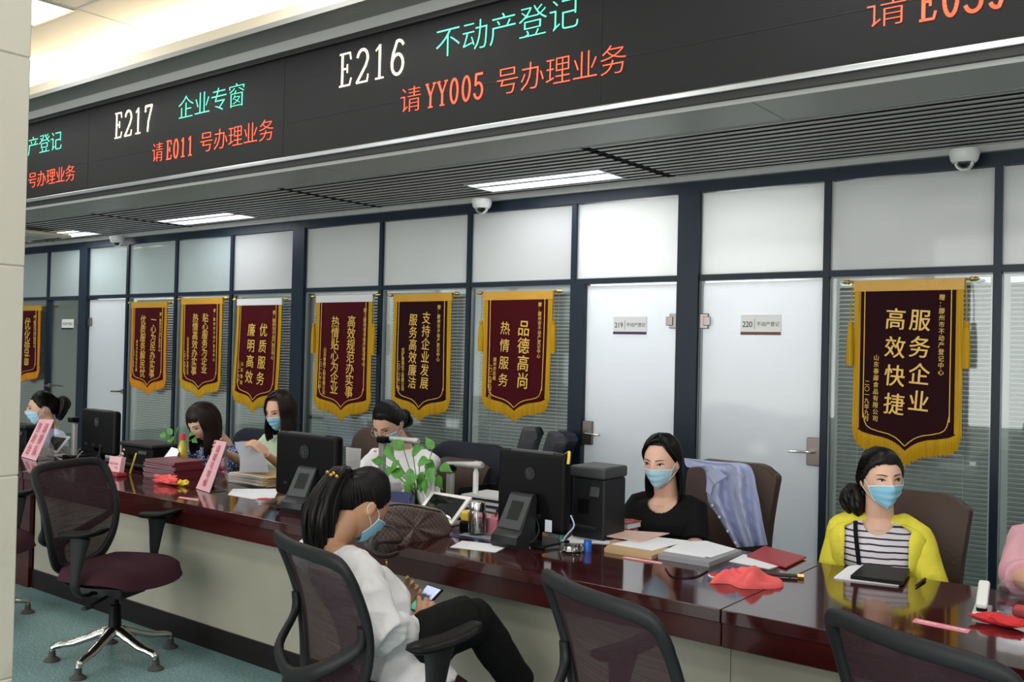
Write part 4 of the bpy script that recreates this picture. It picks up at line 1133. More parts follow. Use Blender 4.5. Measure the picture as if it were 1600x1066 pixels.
            pts.append(td+Vector((rnd.uniform(-1, 1), rnd.uniform(-1, 1), rnd.uniform(-1, 1)))*.008)
            lock(pts, .011, .5, .9)
            if abs(math.degrees(az)) < 60 and len(tie) > 3:     # side swept fringe
                s_ = tie[3]
                lock([scalp(R_(-25*s_), R_(70)), scalp(az*.35+s_*R_(5), R_(58), 1.12), scalp(az*.35+s_*R_(34), R_(44), 1.11), scalp(s_*R_(62), R_(26), 1.09), scalp(s_*R_(80), R_(2), 1.07), scalp(s_*R_(86), R_(-12), 1.05)], .010)
        bk = (td-H0); bk.z = 0; bk.normalize(); kb = max(0, min(1, (L0-.15)/.15))
        for k in range(34):
            j = Vector((rnd.uniform(-1, 1), rnd.uniform(-1, 1), rnd.uniform(-.6, .6)))*.028*(1+L0)
            l = L0*(.82+.25*rnd.random())
            lock([td, td+bk*.04+Vector((0, 0, .010))+j*.6, td+bk*(.05+.055*kb)+Vector((0, 0, -l*.28))+j*1.2, td+bk*(.04+.075*kb)+Vector((0, 0, -l*.62))+j*1.2, td+bk*(.02+.085*kb)+Vector((0, 0, -l))+j*.6], .016+.006*rnd.random(), .7)
        obj('hair_tie', MB().lathe([(.016, -.008), (.022, -.006), (.022, .006), (.016, .008)], c=td+bk*.012, M=bk.to_track_quat('Z', 'Y').to_matrix()), 'plastic_black', t)
    obj('hair', hm, haircol, t, smooth=80, fix=False)
    t['_h'] = 1; del t['_h']
    return t, dict(H=H0, RM=RM, W=W_, nb=nb, pel=pel, fz=fz, sx=sx, at=at, inv=inv, shp=shp, ax=ax, HP=HP, hc=hc)
def PX(x, y, Y): return onY(x, y, Y)
# -- 1 far left: pale blue shirt, ponytail, looking left
h = PX(66, 638, 4.05)
person('woman in pale blue shirt and mask with ponytail, in profile beside the marble column', h, R_(-22), R_(6), tf=R_(-18), hair='tied', tie=(PI, R_(22), .16), haircol='hair', scale=1.16,
       mask='mask_light', top='lilac_cloth', sleeve='elbow', arms={-1: (h+Vector((-.26, -.13, -.40)), h+Vector((-.18, -.40, -.30))), 1: (h+Vector((.24, -.06, -.44)), h+Vector((.05, -.30, -.36)))},
       skin='skin', hands={-1: dict(d=(.3, -1, 0), n=(0, .1, -1), curl=.5), 1: dict(d=(-.8, -.6, 0), n=(0, 0, -1), curl=.5)}, sh=.17)
# -- 2 floral blouse, reading
h = PX(318, 660, 3.98)
person('woman in blue floral blouse with loose dark hair and no mask, bent over papers', h, R_(4), R_(30), tf=R_(4), hair='bangs', tie=.17, haircol='hair_brown', mask=None, top='floral_blue', sleeve='elbow', scale=1.14,
       arms={-1: (h+Vector((-.24, -.06, -.33)), h+Vector((-.22, -.33, -.235))), 1: (h+Vector((.26, -.10, -.34)), h+Vector((-.02, -.32, -.265)))}, skin='skin_pale', neck_lean=.05,
       hands={-1: dict(d=(-.1, -.9, .2), n=(.9, 0, -.3), curl=.5), 1: dict(d=(-.9, -.35, -.05), n=(0, 0, -1), curl=.45)})
# -- 3 pale green top, reading a sheet
h = PX(438, 642, 4.15)
w3h = PX(418, 712, 3.78)
person('woman in pale green top and blue mask holding up a grey sheet', h, R_(8), R_(16), tf=R_(8), hair='long', fringe=44, tie=.15, haircol='hair_brown', mask='mask_blue', top='green_cloth', sleeve='short', scale=1.08,
       arms={-1: (h+Vector((-.24, -.06, -.38)), h+Vector((-.16, -.32, -.27))), 1: (h+Vector((.23, -.06, -.40)), w3h)}, skin='skin',
       hands={-1: dict(d=(.2, -.8, .3), n=(1, 0, 0), curl=.5), 1: dict(d=(-.55, -.35, .6), n=(-.5, -.1, -.6), curl=.45)})
# -- 4 white tee, glasses
h = PX(607, 662, 4.12)
t4, q4 = person('woman in white tee with glasses and low bun, looking down behind the plant', h, R_(12), R_(32), tf=R_(10), hair='tied', tie=(PI, R_(-8), .07), mask='mask_blue', glasses=True, top='white_cloth', sleeve='short', scale=1.10,
       arms={-1: (h+Vector((-.24, -.08, -.40)), h+Vector((-.08, -.32, -.33))), 1: (h+Vector((.24, -.08, -.40)), PX(655, 775, 3.8))}, skin='skin', neck_lean=.04,
       hands={1: dict(d=(-.9, -.4, 0), n=(0, 0, -1), curl=.5)})
# -- 5 black tee
h = PX(1034, 722, 4.02)
person('woman in black tee shirt and light blue mask beside the draped blue shirt', h, R_(4), R_(8), R_(0), tf=R_(10), hair='long_tuck', fringe=46, tie=.15, mask='mask_light', top='black_cloth', sleeve='short', scale=1.06, skin='skin_pale', haircol='hair',
       arms={-1: (h+Vector((-.17, -.06, -.36)), h+Vector((-.13, -.26, -.345))), 1: (h+Vector((.195, -.03, -.385)), h+Vector((.15, -.24, -.36)))}, gaze=-.6, trousers='trouser_navy', sh=.13, torso_w=.9, scoop=.072, disp=.003,
       hands={-1: dict(d=(.6, -.8, 0), n=(0, 0, -1), curl=.3), 1: dict(d=(-.6, -.7, 0), n=(0, 0, -1), curl=.3)})
# -- 6 yellow cardigan
def cardigan(t, nb, pel, fz, sx, hs, at, prof, tf, shp, ax):
    m = MB(); P = []; n = 33
    for k, a, b, f in prof+[(1.06, .175, .125, 0)]:
        c = at(k, f); row = []
        A = a*hs*.88+.026; B = b*hs+.024; gap = R_(34+8*min(1, k*1.5)) if k > .1 else R_(48)
        for i in range(n):
            an = -PI/2+gap+(2*PI-2*gap)*i/(n-1); x = A*math.copysign(abs(math.cos(an))**.82, math.cos(an)); y = B*math.copysign(abs(math.sin(an))**.9, math.sin(an))
            w = 1+.02*math.sin(an*9+k*4)
            row.append(c+Vector((x*w*math.cos(tf)-y*w*math.sin(tf), x*w*math.sin(tf)+y*w*math.cos(tf), 0)))
        P.append(row)
    m.slab(P, lambda p: Vector((0, 0, 0))+(Vector((p.x, p.y, 0))-Vector((nb.x, nb.y, 0))).normalized()*.008)
    o = obj('cardigan', m, 'yellow_cloth', t, smooth=75)
    for s in (-1, 1):
        el, wr = ax[s]; S0 = shp[s]; sm = MB()
        pts = [lerp(nb+Vector((0, 0, -.035)), S0, .30), lerp(nb+Vector((0, 0, -.03)), S0, .8)+Vector((0, 0, -.006)), S0+Vector((0, 0, -.02)), lerp(S0, el, .35), lerp(S0, el, .7), el, lerp(el, wr, .3), lerp(el, wr, .7), lerp(el, wr, .95)]
        sm.tube(cat_curve(pts, 3), [.050]*2+[.060]*4+[.069]*4+[.070]*4+[.071]*4+[.068]*4+[.056]*3, seg=18)
        remesh('sleeve', sm, 'yellow_cloth', o, .006, 3, .006, seed=s)
h = PX(1377, 748, 4.0)
t6, q6 = person('woman in yellow cardigan over a striped top, with blue mask, at the right', h, R_(38), R_(2), R_(-3), tf=R_(12), hair='tied', tie=(R_(-128), R_(-30), .09, -1), mask='mask_blue', top='striped_tee', sleeve='none', scale=1.03, skin='skin_pale',
       arms={-1: (h+Vector((-.19, .0, -.45)), h+Vector((-.12, -.16, -.48))), 1: (h+Vector((.20, .01, -.45)), h+Vector((.14, -.16, -.48)))}, disp=.002, open_cardigan=cardigan, gaze=.8, scoop=.06, shirt_name='striped_top', sh=.128, torso_w=.88, fringe=34,
       hands={-1: dict(d=(.8, -.4, -.2), n=(0, 0, -1), curl=.3), 1: dict(d=(-.8, -.4, -.2), n=(0, 0, -1), curl=.3)})
st = MB(); pts = []
for k in np.linspace(.04, .98, 14):
    f = .098+.028*math.sin(min(1, k*1.6)*PI*.5) if k > .12 else .05+k*.4
    pts.append(q6['at'](k, f*1.10+.022)+q6['sx']*(-.085+.055*k))
st.tube(pts, .0085, seg=8, flat=.3, upv=tuple(q6['fz'])); obj('bag_strap', st, 'black_cloth', t6)
# -- 7 seated visitor with the phone
def vis_legs(t, inv, pel, fz, sx):
    tr = MB()
    hr = pel+sx*(-.09)+Vector((0, 0, .03)); hl = pel+sx*.09+Vector((0, 0, .02))
    # local right leg (screen near side) crossed over the left
    k1 = Vector(onZ(742, 966, .655))+inv; a1 = Vector(onZ(805, 1060, .40))+inv
    d = (a1-k1).normalized(); a1 = k1+d*.36
    k2 = k1+Vector((-.20, -.02, -.13)); a2 = k2+fz*.05+Vector((.03, 0, -.38)); a2.z = .10
    LR = (hl, hr) if (k1-hl).length < (k1-hr).length else (hr, hl)
    tr.tube(cat_curve([hr, lerp(hr, k1, .5)+Vector((0, 0, .02)), k1], 4), [.098]*4+[.088]*4+[.066], seg=16); tr.ball(k1, .067, 14)
    tr.tube([k1, lerp(k1, a1, .4), lerp(k1, a1, .8), a1], [.066, .068, .062, .064], seg=16)
    tr.tube([hl, lerp(hl, k2, .5), k2], [.098, .088, .068], seg=16); tr.ball(k2, .067, 14); tr.tube([k2, lerp(k2, a2, .5), a2], [.066, .058, .052], seg=16)
    remesh('trousers', tr, 'trouser_black', t, .007, 4, .004)
    an = MB(); dd = (a1-k1).normalized(); f1 = a1+dd*.14
    an.tube([lerp(k1, a1, .8), a1, a1+dd*.08, f1], [.04, .038, .030, .034], seg=12)
    an.tube([f1, f1+fz*.07+Vector((0, 0, -.03)), f1+fz*.15+Vector((0, 0, -.05))], [.036, .034, .024], seg=12, flat=.7)
    an2 = a2+Vector((0, 0, -.05)); an.tube([a2, an2+fz*.01, an2+fz*.08+Vector((0, 0, -.01)), an2+fz*.15+Vector((0, 0, -.02))], [.036, .036, .034, .024], seg=12, flat=.8)
    remesh('foot', an, 'skin', t, .006, 3)
h = PX(566, 790, 2.44)
el_l = PX(575, 950, 2.30); 
wr_r = PX(664, 1000, 2.36)   # near (her right) wrist
wr_l = PX(622, 925, 2.62)    # far (her left) wrist
yawv = PI-R_(12)
t7, q7 = person('visitor with black ponytail, white blouse and black trousers, looking at a phone', h, yawv, R_(34), 0, tf=PI-R_(14), neck=.128, hair='tied', tie=(PI, R_(28), .34), mask='mask_blue', top='white_cloth', sleeve='long', scale=1.06, skin='skin_tan',
       pelvis=(-2.27, 2.34, .53), arms={-1: (PX(598, 992, 2.14), PX(658, 990, 2.40)), 1: (PX(565, 965, 2.66), PX(622, 946, 2.78))},
       legs=vis_legs, disp=.012, sh=.175, torso_w=1.12,
       hands={-1: dict(d=(-.25, .55, .75), n=(-.5, .6, .1), curl=.5), 1: dict(d=(.55, .1, .75), n=(.55, -.6, .2), curl=.5)})

cp_ = MB(); c_ = PX(518, 742, 2.30)+q7['inv']
for k in range(5): cp_.ball(c_+Vector((-.022+.011*k, .004*math.sin(k*2), .006*math.cos(k*2.2))), (.008, .006, .007), 8)
obj('hair_clip', cp_, 'gold', t7)
# faint print on the white tee is a child of that woman
pr = MB(); 
for (x, y, w_) in ((586, 705, .016), (591, 713, .012), (588, 722, .013), (594, 700, .010)):
    pr.ball(onY(x, y, 3.985)+q4['inv'], (w_, .006, .007), 8)
obj('shirt_print', pr, 'pink_tape', t4)
h = PX(1686, 760, 3.98)
person('person at the right edge, only a pink sleeve in view', h, R_(0), R_(5), tf=R_(0), hair='long', tie=.12, mask='mask_blue', top='pink_cloth', sleeve='elbow', scale=1.08,
       arms={-1: (PX(1592, 900, 3.90), PX(1640, 930, 3.62)), 1: (h+Vector((.25, -.02, -.42)), h+Vector((.17, -.27, -.365)))}, sh=.17)
# ================================================================== THINGS ON THE COUNTER
def D(x, y, z=ZC): return onZ(x, y, z)
def local_mb(mb, c):
    c = Vector(c); mb.v = [tuple(Vector(v)-c) for v in mb.v]; return mb
def solo(name, label, cat, mb, material, group=None, smooth=35, fix=False):
    vs = np.array(mb.v); c = Vector(((vs[:, 0].min()+vs[:, 0].max())/2, (vs[:, 1].min()+vs[:, 1].max())/2, vs[:, 2].min()))
    o = obj(name, local_mb(mb, c), material, None, smooth=smooth, loc=c, fix=fix); return setp(o, label, cat, group)
def sheet(name, label, cat, pxs, material, h=.0015, z=ZC+.0005, group=None, curl=0):
    P = [onZ(x, y, z+h) for x, y in pxs]; m = MB(); m.prism([(p.x, p.y) for p in P], z, z+h)
    return solo(name, label, cat, m, material, group, 0, fix=True)
def rect_px(a, b, depth, z=ZC):
    """rectangle on the counter whose front edge runs through two pixels"""
    A, B = onZ(*a, z), onZ(*b, z); d = (B-A); n = Vector((-d.y, d.x, 0)).normalized()*depth
    return A, B, n, d
def quad_slab(TL, TR, BR, BL, th, r=0):
    n = (TR-TL).cross(BL-TL).normalized()*th
    m = MB(); m.add([TL, TR, BR, BL, TL+n, TR+n, BR+n, BL+n], [(0, 1, 2, 3), (7, 6, 5, 4), (0, 4, 5, 1), (1, 5, 6, 2), (2, 6, 7, 3), (3, 7, 4, 0)])
    return m
def inset(TL, TR, BR, BL, k, l=None):
    l = k if l is None else l
    def P(u, v): return TL*(1-u)*(1-v)+TR*u*(1-v)+BR*u*v+BL*(1-u)*v
    return P(k, l), P(1-k, l), P(1-k, 1-l), P(k, 1-l)
def tmat(c): return lambda mb: local_mb(mb, c)
# ---------------- monitors seen from behind
def monitor(label, xl, xr, ytl, Y, rz=0, depth=.055, sticker=False, logo=True, tab=False):
    A = onY(xl, ytl, Y); B = onY(xr, ytl, Y); w = B.x-A.x; zt = A.z; z0 = ZC+.055; h = zt-z0
    t = thing('monitor', label, 'monitor', ((A.x+B.x)/2, Y+.03, ZC), rz)
    m = MB().rbox((0, .0, (zt+z0)/2-ZC), (w, depth, h), .022, seg=4); obj('back_shell', m, 'plastic_black', t)
    obj('screen', boxm(((0, depth/2+.001, (zt+z0)/2-ZC), (w-.04, .004, h-.05))), 'screen', t, smooth=0)
    v = MB().rbox((0, -.004, zt-ZC-.008), (w*.62, depth*.62, .02), .004); obj('top_vent', v, 'plastic_grey', t)
    s = MB().rbox((0, -.005, .055), (.09, .045, .11), .012); s.rbox((0, -.0, .008), (.26, .20, .016), .007); obj('stand', s, 'plastic_black', t)
    if logo:
        k = Vector((0, -depth/2-.002, (zt+z0)/2-ZC+h*.22)); r = w*.075
        o = obj('logo', MB().lathe([(0, -.001), (r, -.001), (r, .002), (0, .002)], c=k, seg=28, M=Matrix.Rotation(PI/2, 3, 'X')), 'plastic_dark', t)
        l = MB(); q = Matrix.Translation(k+Vector((0, -.003, 0)))@Matrix.Shear('XZ', 4, (0, 0)) if False else Matrix.Translation(k+Vector((0, -.003, 0)))
        for pts in ([(-.55, .75), (-.2, -.35)], [(-.4, .15), (-.2, .3), (-.05, .2), (-.2, -.35)], [(.1, .3), (-.12, -.75)], [(.1, .3), (.4, .25), (.42, .0), (.3, -.3), (.02, -.32)]):
            P = [Vector((x*r, 0, z*r)) for x, z in pts]; l.tube([q@p for p in P], r*.07, seg=5)
        obj('emblem', l, 'plastic_grey', o)
    pm = MB()
    for k in (-.3, -.1, .12): pm.rbox((w*k, -depth/2-.002, (z0-ZC)+h*.20), (.03, .006, .014), .002)
    obj('ports', pm, 'plastic_dark', t)
    if sticker: obj('sticker', boxm(((w*.28, -depth/2-.0015, (z0-ZC)+h*.10), (.035, .002, .05))), 'mask_edge', t, smooth=0)
    if tab: obj('tape_tab', MB().tube(cat_curve([(w*.44, 0, zt-ZC), (w*.49, -.0, zt-ZC+.012), (w*.51, -.01, zt-ZC-.01), (w*.51, -.015, zt-ZC-.04)], 4), .006, seg=6, flat=.3), 'yellow', t)
    if depth: cb = MB().tube(cat_curve([(w*.1, -depth/2, .12), (w*.2, -.06, .06), (w*.1, -.10, .012), (-w*.3, -.12, .010), (-w*.45, -.05, .010)], 5), .004, seg=6); obj('cable', cb, 'plastic_matte', t)
    return t
monitor('black monitor farthest left, beside the ponytailed woman in pale blue', 126, 179, 638, 3.50, tab=False)
monitor('black monitor in the middle, hiding the woman in pale green', 430, 526, 673, 3.24)
monitor('largest black monitor, nearest to the woman in the black tee, with yellow tab', 777, 884, 700, 3.34, sticker=True, tab=True)
# ---------------- small customer terminals with a tilted face
def terminal(label, x, y, s=1.0, rz=0):
    p = D(x, y); t = thing('customer_terminal', label, 'terminal', (p.x, p.y+.05, ZC), rz)
    P = []
    prof = [(-.075, .0), (-.085, .02), (-.078, .045), (-.055, .060), (.02, .195), (.035, .198), (.045, .18), (.03, .06), (.05, .02), (.05, 0)]
    w = .064
    m = MB(); rows = []
    for u in (-1, -.94, .94, 1):
        k = .0 if abs(u) < 1 else .006
        rows.append([Vector((u*w*s*(1-.12*(z > .1)), (y_*(1-k*4))*s, max(0, z*(1-k))*s)) for y_, z in prof])
    m.grid(rows, closed=True); m.f.append(tuple(range(len(prof)))); m.f.append(tuple(range(3*len(prof), 4*len(prof)))[::-1])
    o = obj('housing', m, 'plastic_dark', t, smooth=30, fix=True)
    d = Vector((0, .075, .135)).normalized(); n = Vector((0, -.135, .075)).normalized(); c = Vector((0, -.0175, .1275))*s
    M = Matrix((( 1, 0, 0), (0, n.y, d.y), (0, n.z, d.z)))
    M3 = Matrix(((1, 0, 0), (0, -n.y, d.y), (0, -n.z, d.z)))
    obj('face_plate', MB().rbox((0, 0, 0), (w*1.72*s, .006, .135*s), .003, M=Matrix.Translation(c+n*.001)@M3.to_4x4()), 'plastic_grey', t)
    obj('window', MB().rbox((0, 0, 0), (w*.95*s, .004, .075*s), .002, M=Matrix.Translation(c+n*.0045+d*.008)@M3.to_4x4()), 'screen', t)
    return t
terminal('small dark terminal with black window beside the farthest left monitor', 130, 712, .95, R_(-25))
terminal('grey terminal with black window in front of the middle monitor, left of the ponytail', 462, 800, 1.12, R_(6))
terminal('grey terminal with black window in front of the largest monitor', 797, 855, 1.12, R_(-4))
# ---------------- document cameras
def doc_camera(label, x, ypole_t, ypole_b, Y, arm, head, base=True):
    a, b = onY(x, ypole_t, Y), onY(x, ypole_b, Y); t = thing('document_camera', label, 'document camera', (a.x, Y, ZC))
    h = a.z-ZC
    obj('pole', MB().rbox((0, 0, h/2), (.036, .03, h), .006), 'metal_silver', t)
    obj('base', MB().rbox((0, .02, .010), (.13, .15, .02), .008), 'plastic_black', t)
    if arm:
        e = onY(arm[0], arm[1], Y+.02); s = onY(arm[2], arm[3], Y); L = (e-s)
        v0 = Vector((s.x-a.x, 0, s.z-ZC)); v1 = Vector((e.x-a.x, .02, e.z-ZC))
        m = MB().tube([v0, lerp(v0, v1, .5), lerp(v0, v1, .97), v1], [.013, .017, .019, .015], seg=12, flat=.9, upv=(0, 0, 1)); obj('arm', m, 'metal_silver', t, smooth=50)
    hx, hy = head; q = onY(hx, hy, Y-.01); obj('camera_head', MB().rbox((q.x-a.x, -.015, q.z-ZC), (.062, .06, .036), .008), 'plastic_black', t)
    return t
doc_camera('silver poled document camera at the far left by the pale blue shirt', 117, 662, 712, 3.52, None, (116, 656))
doc_camera('document camera with pale arm reaching across the white tee woman\'s mask', 598, 688, 735, 3.66, (654, 690, 594, 684), (601, 687))
doc_camera('document camera standing on the counter between plant and largest monitor', 704, 740, 780, 3.62, (754, 727, 698, 725), (702, 731))
# ---------------- tablets
def tablet(label, quad, Y, dy, stand=True):
    (a, b, c, d) = quad; TL, TR = onY(*a, Y+dy), onY(*b, Y+dy*.9); BR, BL = onY(*c, Y), onY(*d, Y)
    c0 = (BL+BR)/2; c0 = Vector((c0.x, c0.y, ZC)); t = thing('tablet', label, 'tablet', c0)
    L = tmat(c0)
    obj('bezel', L(quad_slab(TL, TR, BR, BL, .010)), 'white_plastic', t, smooth=0, fix=True)
    q = inset(TL, TR, BR, BL, .09, .13); n = (TR-TL).cross(BL-TL).normalized(); q = [p-n*.002 if (n.y > 0) else p+n*.012 for p in q]
    obj('screen', L(quad_slab(*q, .003)), 'screen', t, smooth=0, fix=True)
    m = MB(); mid = (TL+TR+BR+BL)/4; f = Vector((mid.x, mid.y+.09, ZC+.004)); m.tube([mid+Vector((0, .012, 0)), f], .008, seg=8); m.rbox((mid.x, mid.y+.03, ZC+.005), (.12, .14, .01), .004)
    obj('stand', L(m), 'metal_silver', t)
tablet('white rimmed tablet at the far left, behind the first pink placard', [(80, 679), (109, 682), (87, 708), (73, 702)], 3.42, .09)
tablet('white rimmed tablet standing behind the brown bag and left of the glass jar', [(675, 768), (737, 777), (706, 819), (655, 795)], 3.36, .11)
# ---------------- placards, leaning pink cards in acrylic stands
def placard(label, a, b, tl, tr, dy, txt, hgt=None):
    A, B = D(*a), D(*b); T1, T2 = onY(*tl, A.y+dy), onY(*tr, B.y+dy)
    c = Vector(((A.x+B.x)/2, (A.y+B.y)/2, ZC)); t = thing('placard', label, 'sign', c); L = tmat(c)
    up = Vector((0, 0, .003))
    obj('card', L(quad_slab(T1, T2, B+up, A+up, .003)), 'pink_card', t, smooth=0, fix=True)
    back = Vector((0, dy*.95, 0)); m = quad_slab(T1, T2, B+back+up, A+back+up, .003); m2 = quad_slab(A+back+up, B+back+up, B+up, A+up, .003); m.add(m2.v, m2.f)
    obj('acrylic_stand', L(m), 'acrylic', t, smooth=0, fix=True)
    ux = (T2-T1+B-A)/2; w = ux.length; ux.normalize(); dn = (A-T1+B-T2)/2; h = dn.length; dn.normalize(); nn = ux.cross(dn).normalized()
    if nn.y > 0: nn = -nn
    M = Matrix(((ux.x, -nn.x, -dn.x, 0), (ux.y, -nn.y, -dn.y, 0), (ux.z, -nn.z, -dn.z, 0), (0, 0, 0, 1))); ctr = (T1+T2+A+B)/4+nn*.005-c
    tx = MB(); MM = Matrix.Translation(ctr)@M
    for i, s in enumerate(txt):
        tx = MB(); put_col(tx, s, MM, w*(-.22+.44*i)*(1 if len(txt) > 1 else 0), h*.42, -h*.42, min(w*.3, h/len(s)*.8), .004, .0005); obj('lettering', tx, 'red_text', t, smooth=0)
placard('pink placard at the far left, leaning in front of the pale blue shirt', (33, 714), (56, 721), (62, 655), (84, 656), .13, ('咨询台', '请排队'))
placard('pink placard in acrylic stand before the floral blouse, left of the kraft envelopes', (306, 764), (327, 771), (339, 688), (354, 691), .13, ('请取号等候',))
# pink card box with red base
p = D(182, 744); t = thing('card_holder', 'small pink folded card on a red base, left of the maroon folders', 'card', (p.x, p.y, ZC))
obj('base', MB().rbox((0, 0, .012), (.12, .07, .024), .006), 'red_folder', t)
obj('card', MB().rbox((0, 0, .072), (.115, .035, .095), .003, rot=(-.15, 0, .1)), 'pink_card', t)
tx = MB(); put_row(tx, '请出示证件', Matrix.Translation((0, -.022, .08)), -.05, .05, 0, .016, .002, .0004); put_row(tx, '谢谢配合', Matrix.Translation((0, -.019, .055)), -.045, .045, 0, .014, .002, .0004); obj('lettering', tx, 'red_text', t, smooth=0)
# ---------------- stack of maroon booklets
A, B, n, d = rect_px((201, 751), (251, 759), .0); rz = math.atan2(d.y, d.x)
base = None; names = ['bottom', 'topmost']
for i in range(11):
    z = ZC+.0005+i*.0102; jx, jy = random.uniform(-.008, .008), random.uniform(-.008, .008); c = D(256, 748)
    if base is None:
        base = thing('maroon_folder', 'x', 'folder', (c.x, c.y+.07, z), rz)
        m = MB().box((0, 0, .0012), (.30, .215, .0022)); m.box((0, 0, .0088), (.30, .215, .0022)); m.box((.149, 0, .005), (.003, .215, .0098)); obj('cover', m, 'maroon_book', base, smooth=0)
        obj('pages', boxm(((-.008, -.0, .005), (.30, .205, .0050))), 'paper_grey', base, smooth=0)
        f = base
    else: f = copy_tree(base); f.location = (c.x+jx, c.y+.07+jy, z); f.rotation_euler = (0, 0, rz+random.uniform(-.05, .05))
    f['group'] = 'stacked maroon folders by the pink card'; f['label'] = 'maroon folder within the tall stack in front of the woman in the floral blouse'
    if i == 10: f['label'] = 'topmost maroon folder of the tall stack left of the pink placard'; del f['group']
    if i == 0: f['label'] = 'lowest maroon folder of the stack, lying on the counter'; del f['group']
# ---------------- kraft envelopes
base = None
for i in range(7):
    z = ZC+.0005+i*.0085; c = D(394, 757)
    if base is None:
        base = thing('kraft_envelope', 'x', 'envelope', (c.x, c.y+.09, z), .02); m = MB().rbox((0, 0, .004), (.36, .25, .0075), .003, seg=1); obj('sleeve', m, 'kraft', base)
        m = MB().rbox((-.02, -.01, .0041), (.34, .245, .004), .001, seg=1); obj('papers', m, 'paper_edge', base); f = base
    else: f = copy_tree(base); f.location = (c.x+random.uniform(-.012, .012), c.y+.09+random.uniform(-.012, .012), z); f.rotation_euler = (0, 0, random.uniform(-.08, .10))
    f['group'] = 'pile of kraft envelopes left of the middle monitor'; f['label'] = 'brown kraft envelope in the pile left of the middle monitor'
    if i == 6: f['label'] = 'uppermost kraft envelope of the pile left of the middle monitor'; del f['group']
# ---------------- sheets
sheet('paper_sheet', 'white sheet lying between the kraft envelopes and the round red ink pad', 'paper', [(356, 773), (364, 764), (436, 764), (429, 778), (396, 780)], 'paper')
sheet('paper_sheet', 'white sheet lying alone right of the brown bag', 'paper', [(703, 855), (722, 845), (795, 853), (774, 863)], 'paper')
sheet('pink_tape', 'short pink strip stuck on the counter below the second placard', 'tape', [(278, 778), (281, 776), (311, 780), (309, 783)], 'pink_tape', .0006)
def lettered_tape(label, q, s):
    o = sheet('pink_tape', label, 'tape', q, 'pink_tape', .0006)
    a = (onZ(*q[0], ZC)+onZ(*q[3], ZC))/2; b = (onZ(*q[1], ZC)+onZ(*q[2], ZC))/2; d = b-a; L = d.length; an = math.atan2(d.y, d.x)
    M = Matrix.Translation((a+b)/2-o.location+Vector((0, 0, .0012)))@Matrix.Rotation(an, 4, 'Z')@Matrix.Rotation(-PI/2, 4, 'X')
    tx = MB(); put_row(tx, s, M, -L*.44, L*.44, 0, .018, .002, .0004); obj('lettering', tx, 'tape_text', o, smooth=0)
lettered_tape('pink strip with writing stuck below the kraft folder in front of the woman in black', [(974, 869), (1036, 879), (1034, 882), (973, 872)], '请保持一米距离')
lettered_tape('pink strip with writing stuck on the counter at the lower right', [(1430, 966), (1517, 984), (1512, 990), (1425, 972)], '请保持一米距离')
sheet('paper_sheet', 'white printed sheets between the largest monitor and the pinkish folder', 'paper', [(880, 848), (905, 827), (946, 830), (982, 837), (955, 850), (931, 848)], 'paper', .003)
sheet('kraft_folder', 'kraft folder under the white form, in front of the woman in the black tee', 'folder', [(944, 857), (958, 843), (1050, 857), (1018, 869)], 'kraft', .016)
sheet('paper_sheet', 'white form on top of the kraft folder', 'paper', [(956, 850), (1015, 838), (1078, 845), (1020, 860)], 'paper', .0025, ZC+.017)
sheet('pink_folder', 'pale pinkish folder on the papers nearest the woman in the black tee', 'folder', [(940, 836), (966, 828), (1046, 833), (1000, 846)], 'pinkish', .004, ZC+.021)
b_ = sheet('paper_bundle', 'thick clipped bundle of grey white documents right of the kraft folder', 'documents', [(1028, 866), (1066, 847), (1104, 846), (1159, 860), (1108, 879)], 'paper_grey', .020)
obj('top_sheet', local_mb(MB().prism([(onZ(x, y, ZC+.022).x, onZ(x, y, ZC+.022).y) for x, y in [(1036, 861), (1068, 846), (1103, 845), (1150, 858), (1107, 872)]], ZC+.0206, ZC+.0218), b_.location), 'paper', b_, smooth=0, fix=True)
k = onZ(1107, 873, ZC+.02); obj('clip', local_mb(MB().rbox((k.x, k.y, ZC+.018), (.03, .012, .014), .003), b_.location), 'chrome', b_)
sheet('paper_sheet', 'white sheet sticking out under the red folder', 'paper', [(1139, 877), (1162, 866), (1229, 881), (1202, 889)], 'paper', .002)
sheet('red_folder', 'flat red folder lying right of the document bundle', 'folder', [(1167, 868), (1195, 853), (1260, 870), (1228, 886)], 'red_folder', .006, ZC+.003)
sheet('paper_sheet', 'white sheet under the black notebook before the woman in yellow', 'paper', [(1303, 902), (1325, 885), (1350, 881), (1423, 891), (1404, 914)], 'paper', .006)
nb_ = sheet('notebook', 'black notebook lying on a white sheet before the woman in yellow', 'notebook', [(1329, 899), (1351, 881), (1422, 889), (1410, 909)], 'plastic_black', .014, ZC+.007)
sheet('folder_cover', 'dark red cover with papers behind the kraft envelopes', 'folder', [(352, 741), (372, 736), (412, 738), (400, 745)], 'red_folder', .004, ZC+.061) if False else None
sheet('paper_sheet', 'white paper left of the largest monitor, beneath the glass jar', 'paper', [(716, 836), (740, 828), (790, 838), (770, 844)], 'paper_grey', .002)
sheet('blue_sheet', 'dark navy leaflet in front of the glass jar', 'leaflet', [(700, 838), (712, 832), (800, 848), (797, 851)], 'navy_card', .0015)
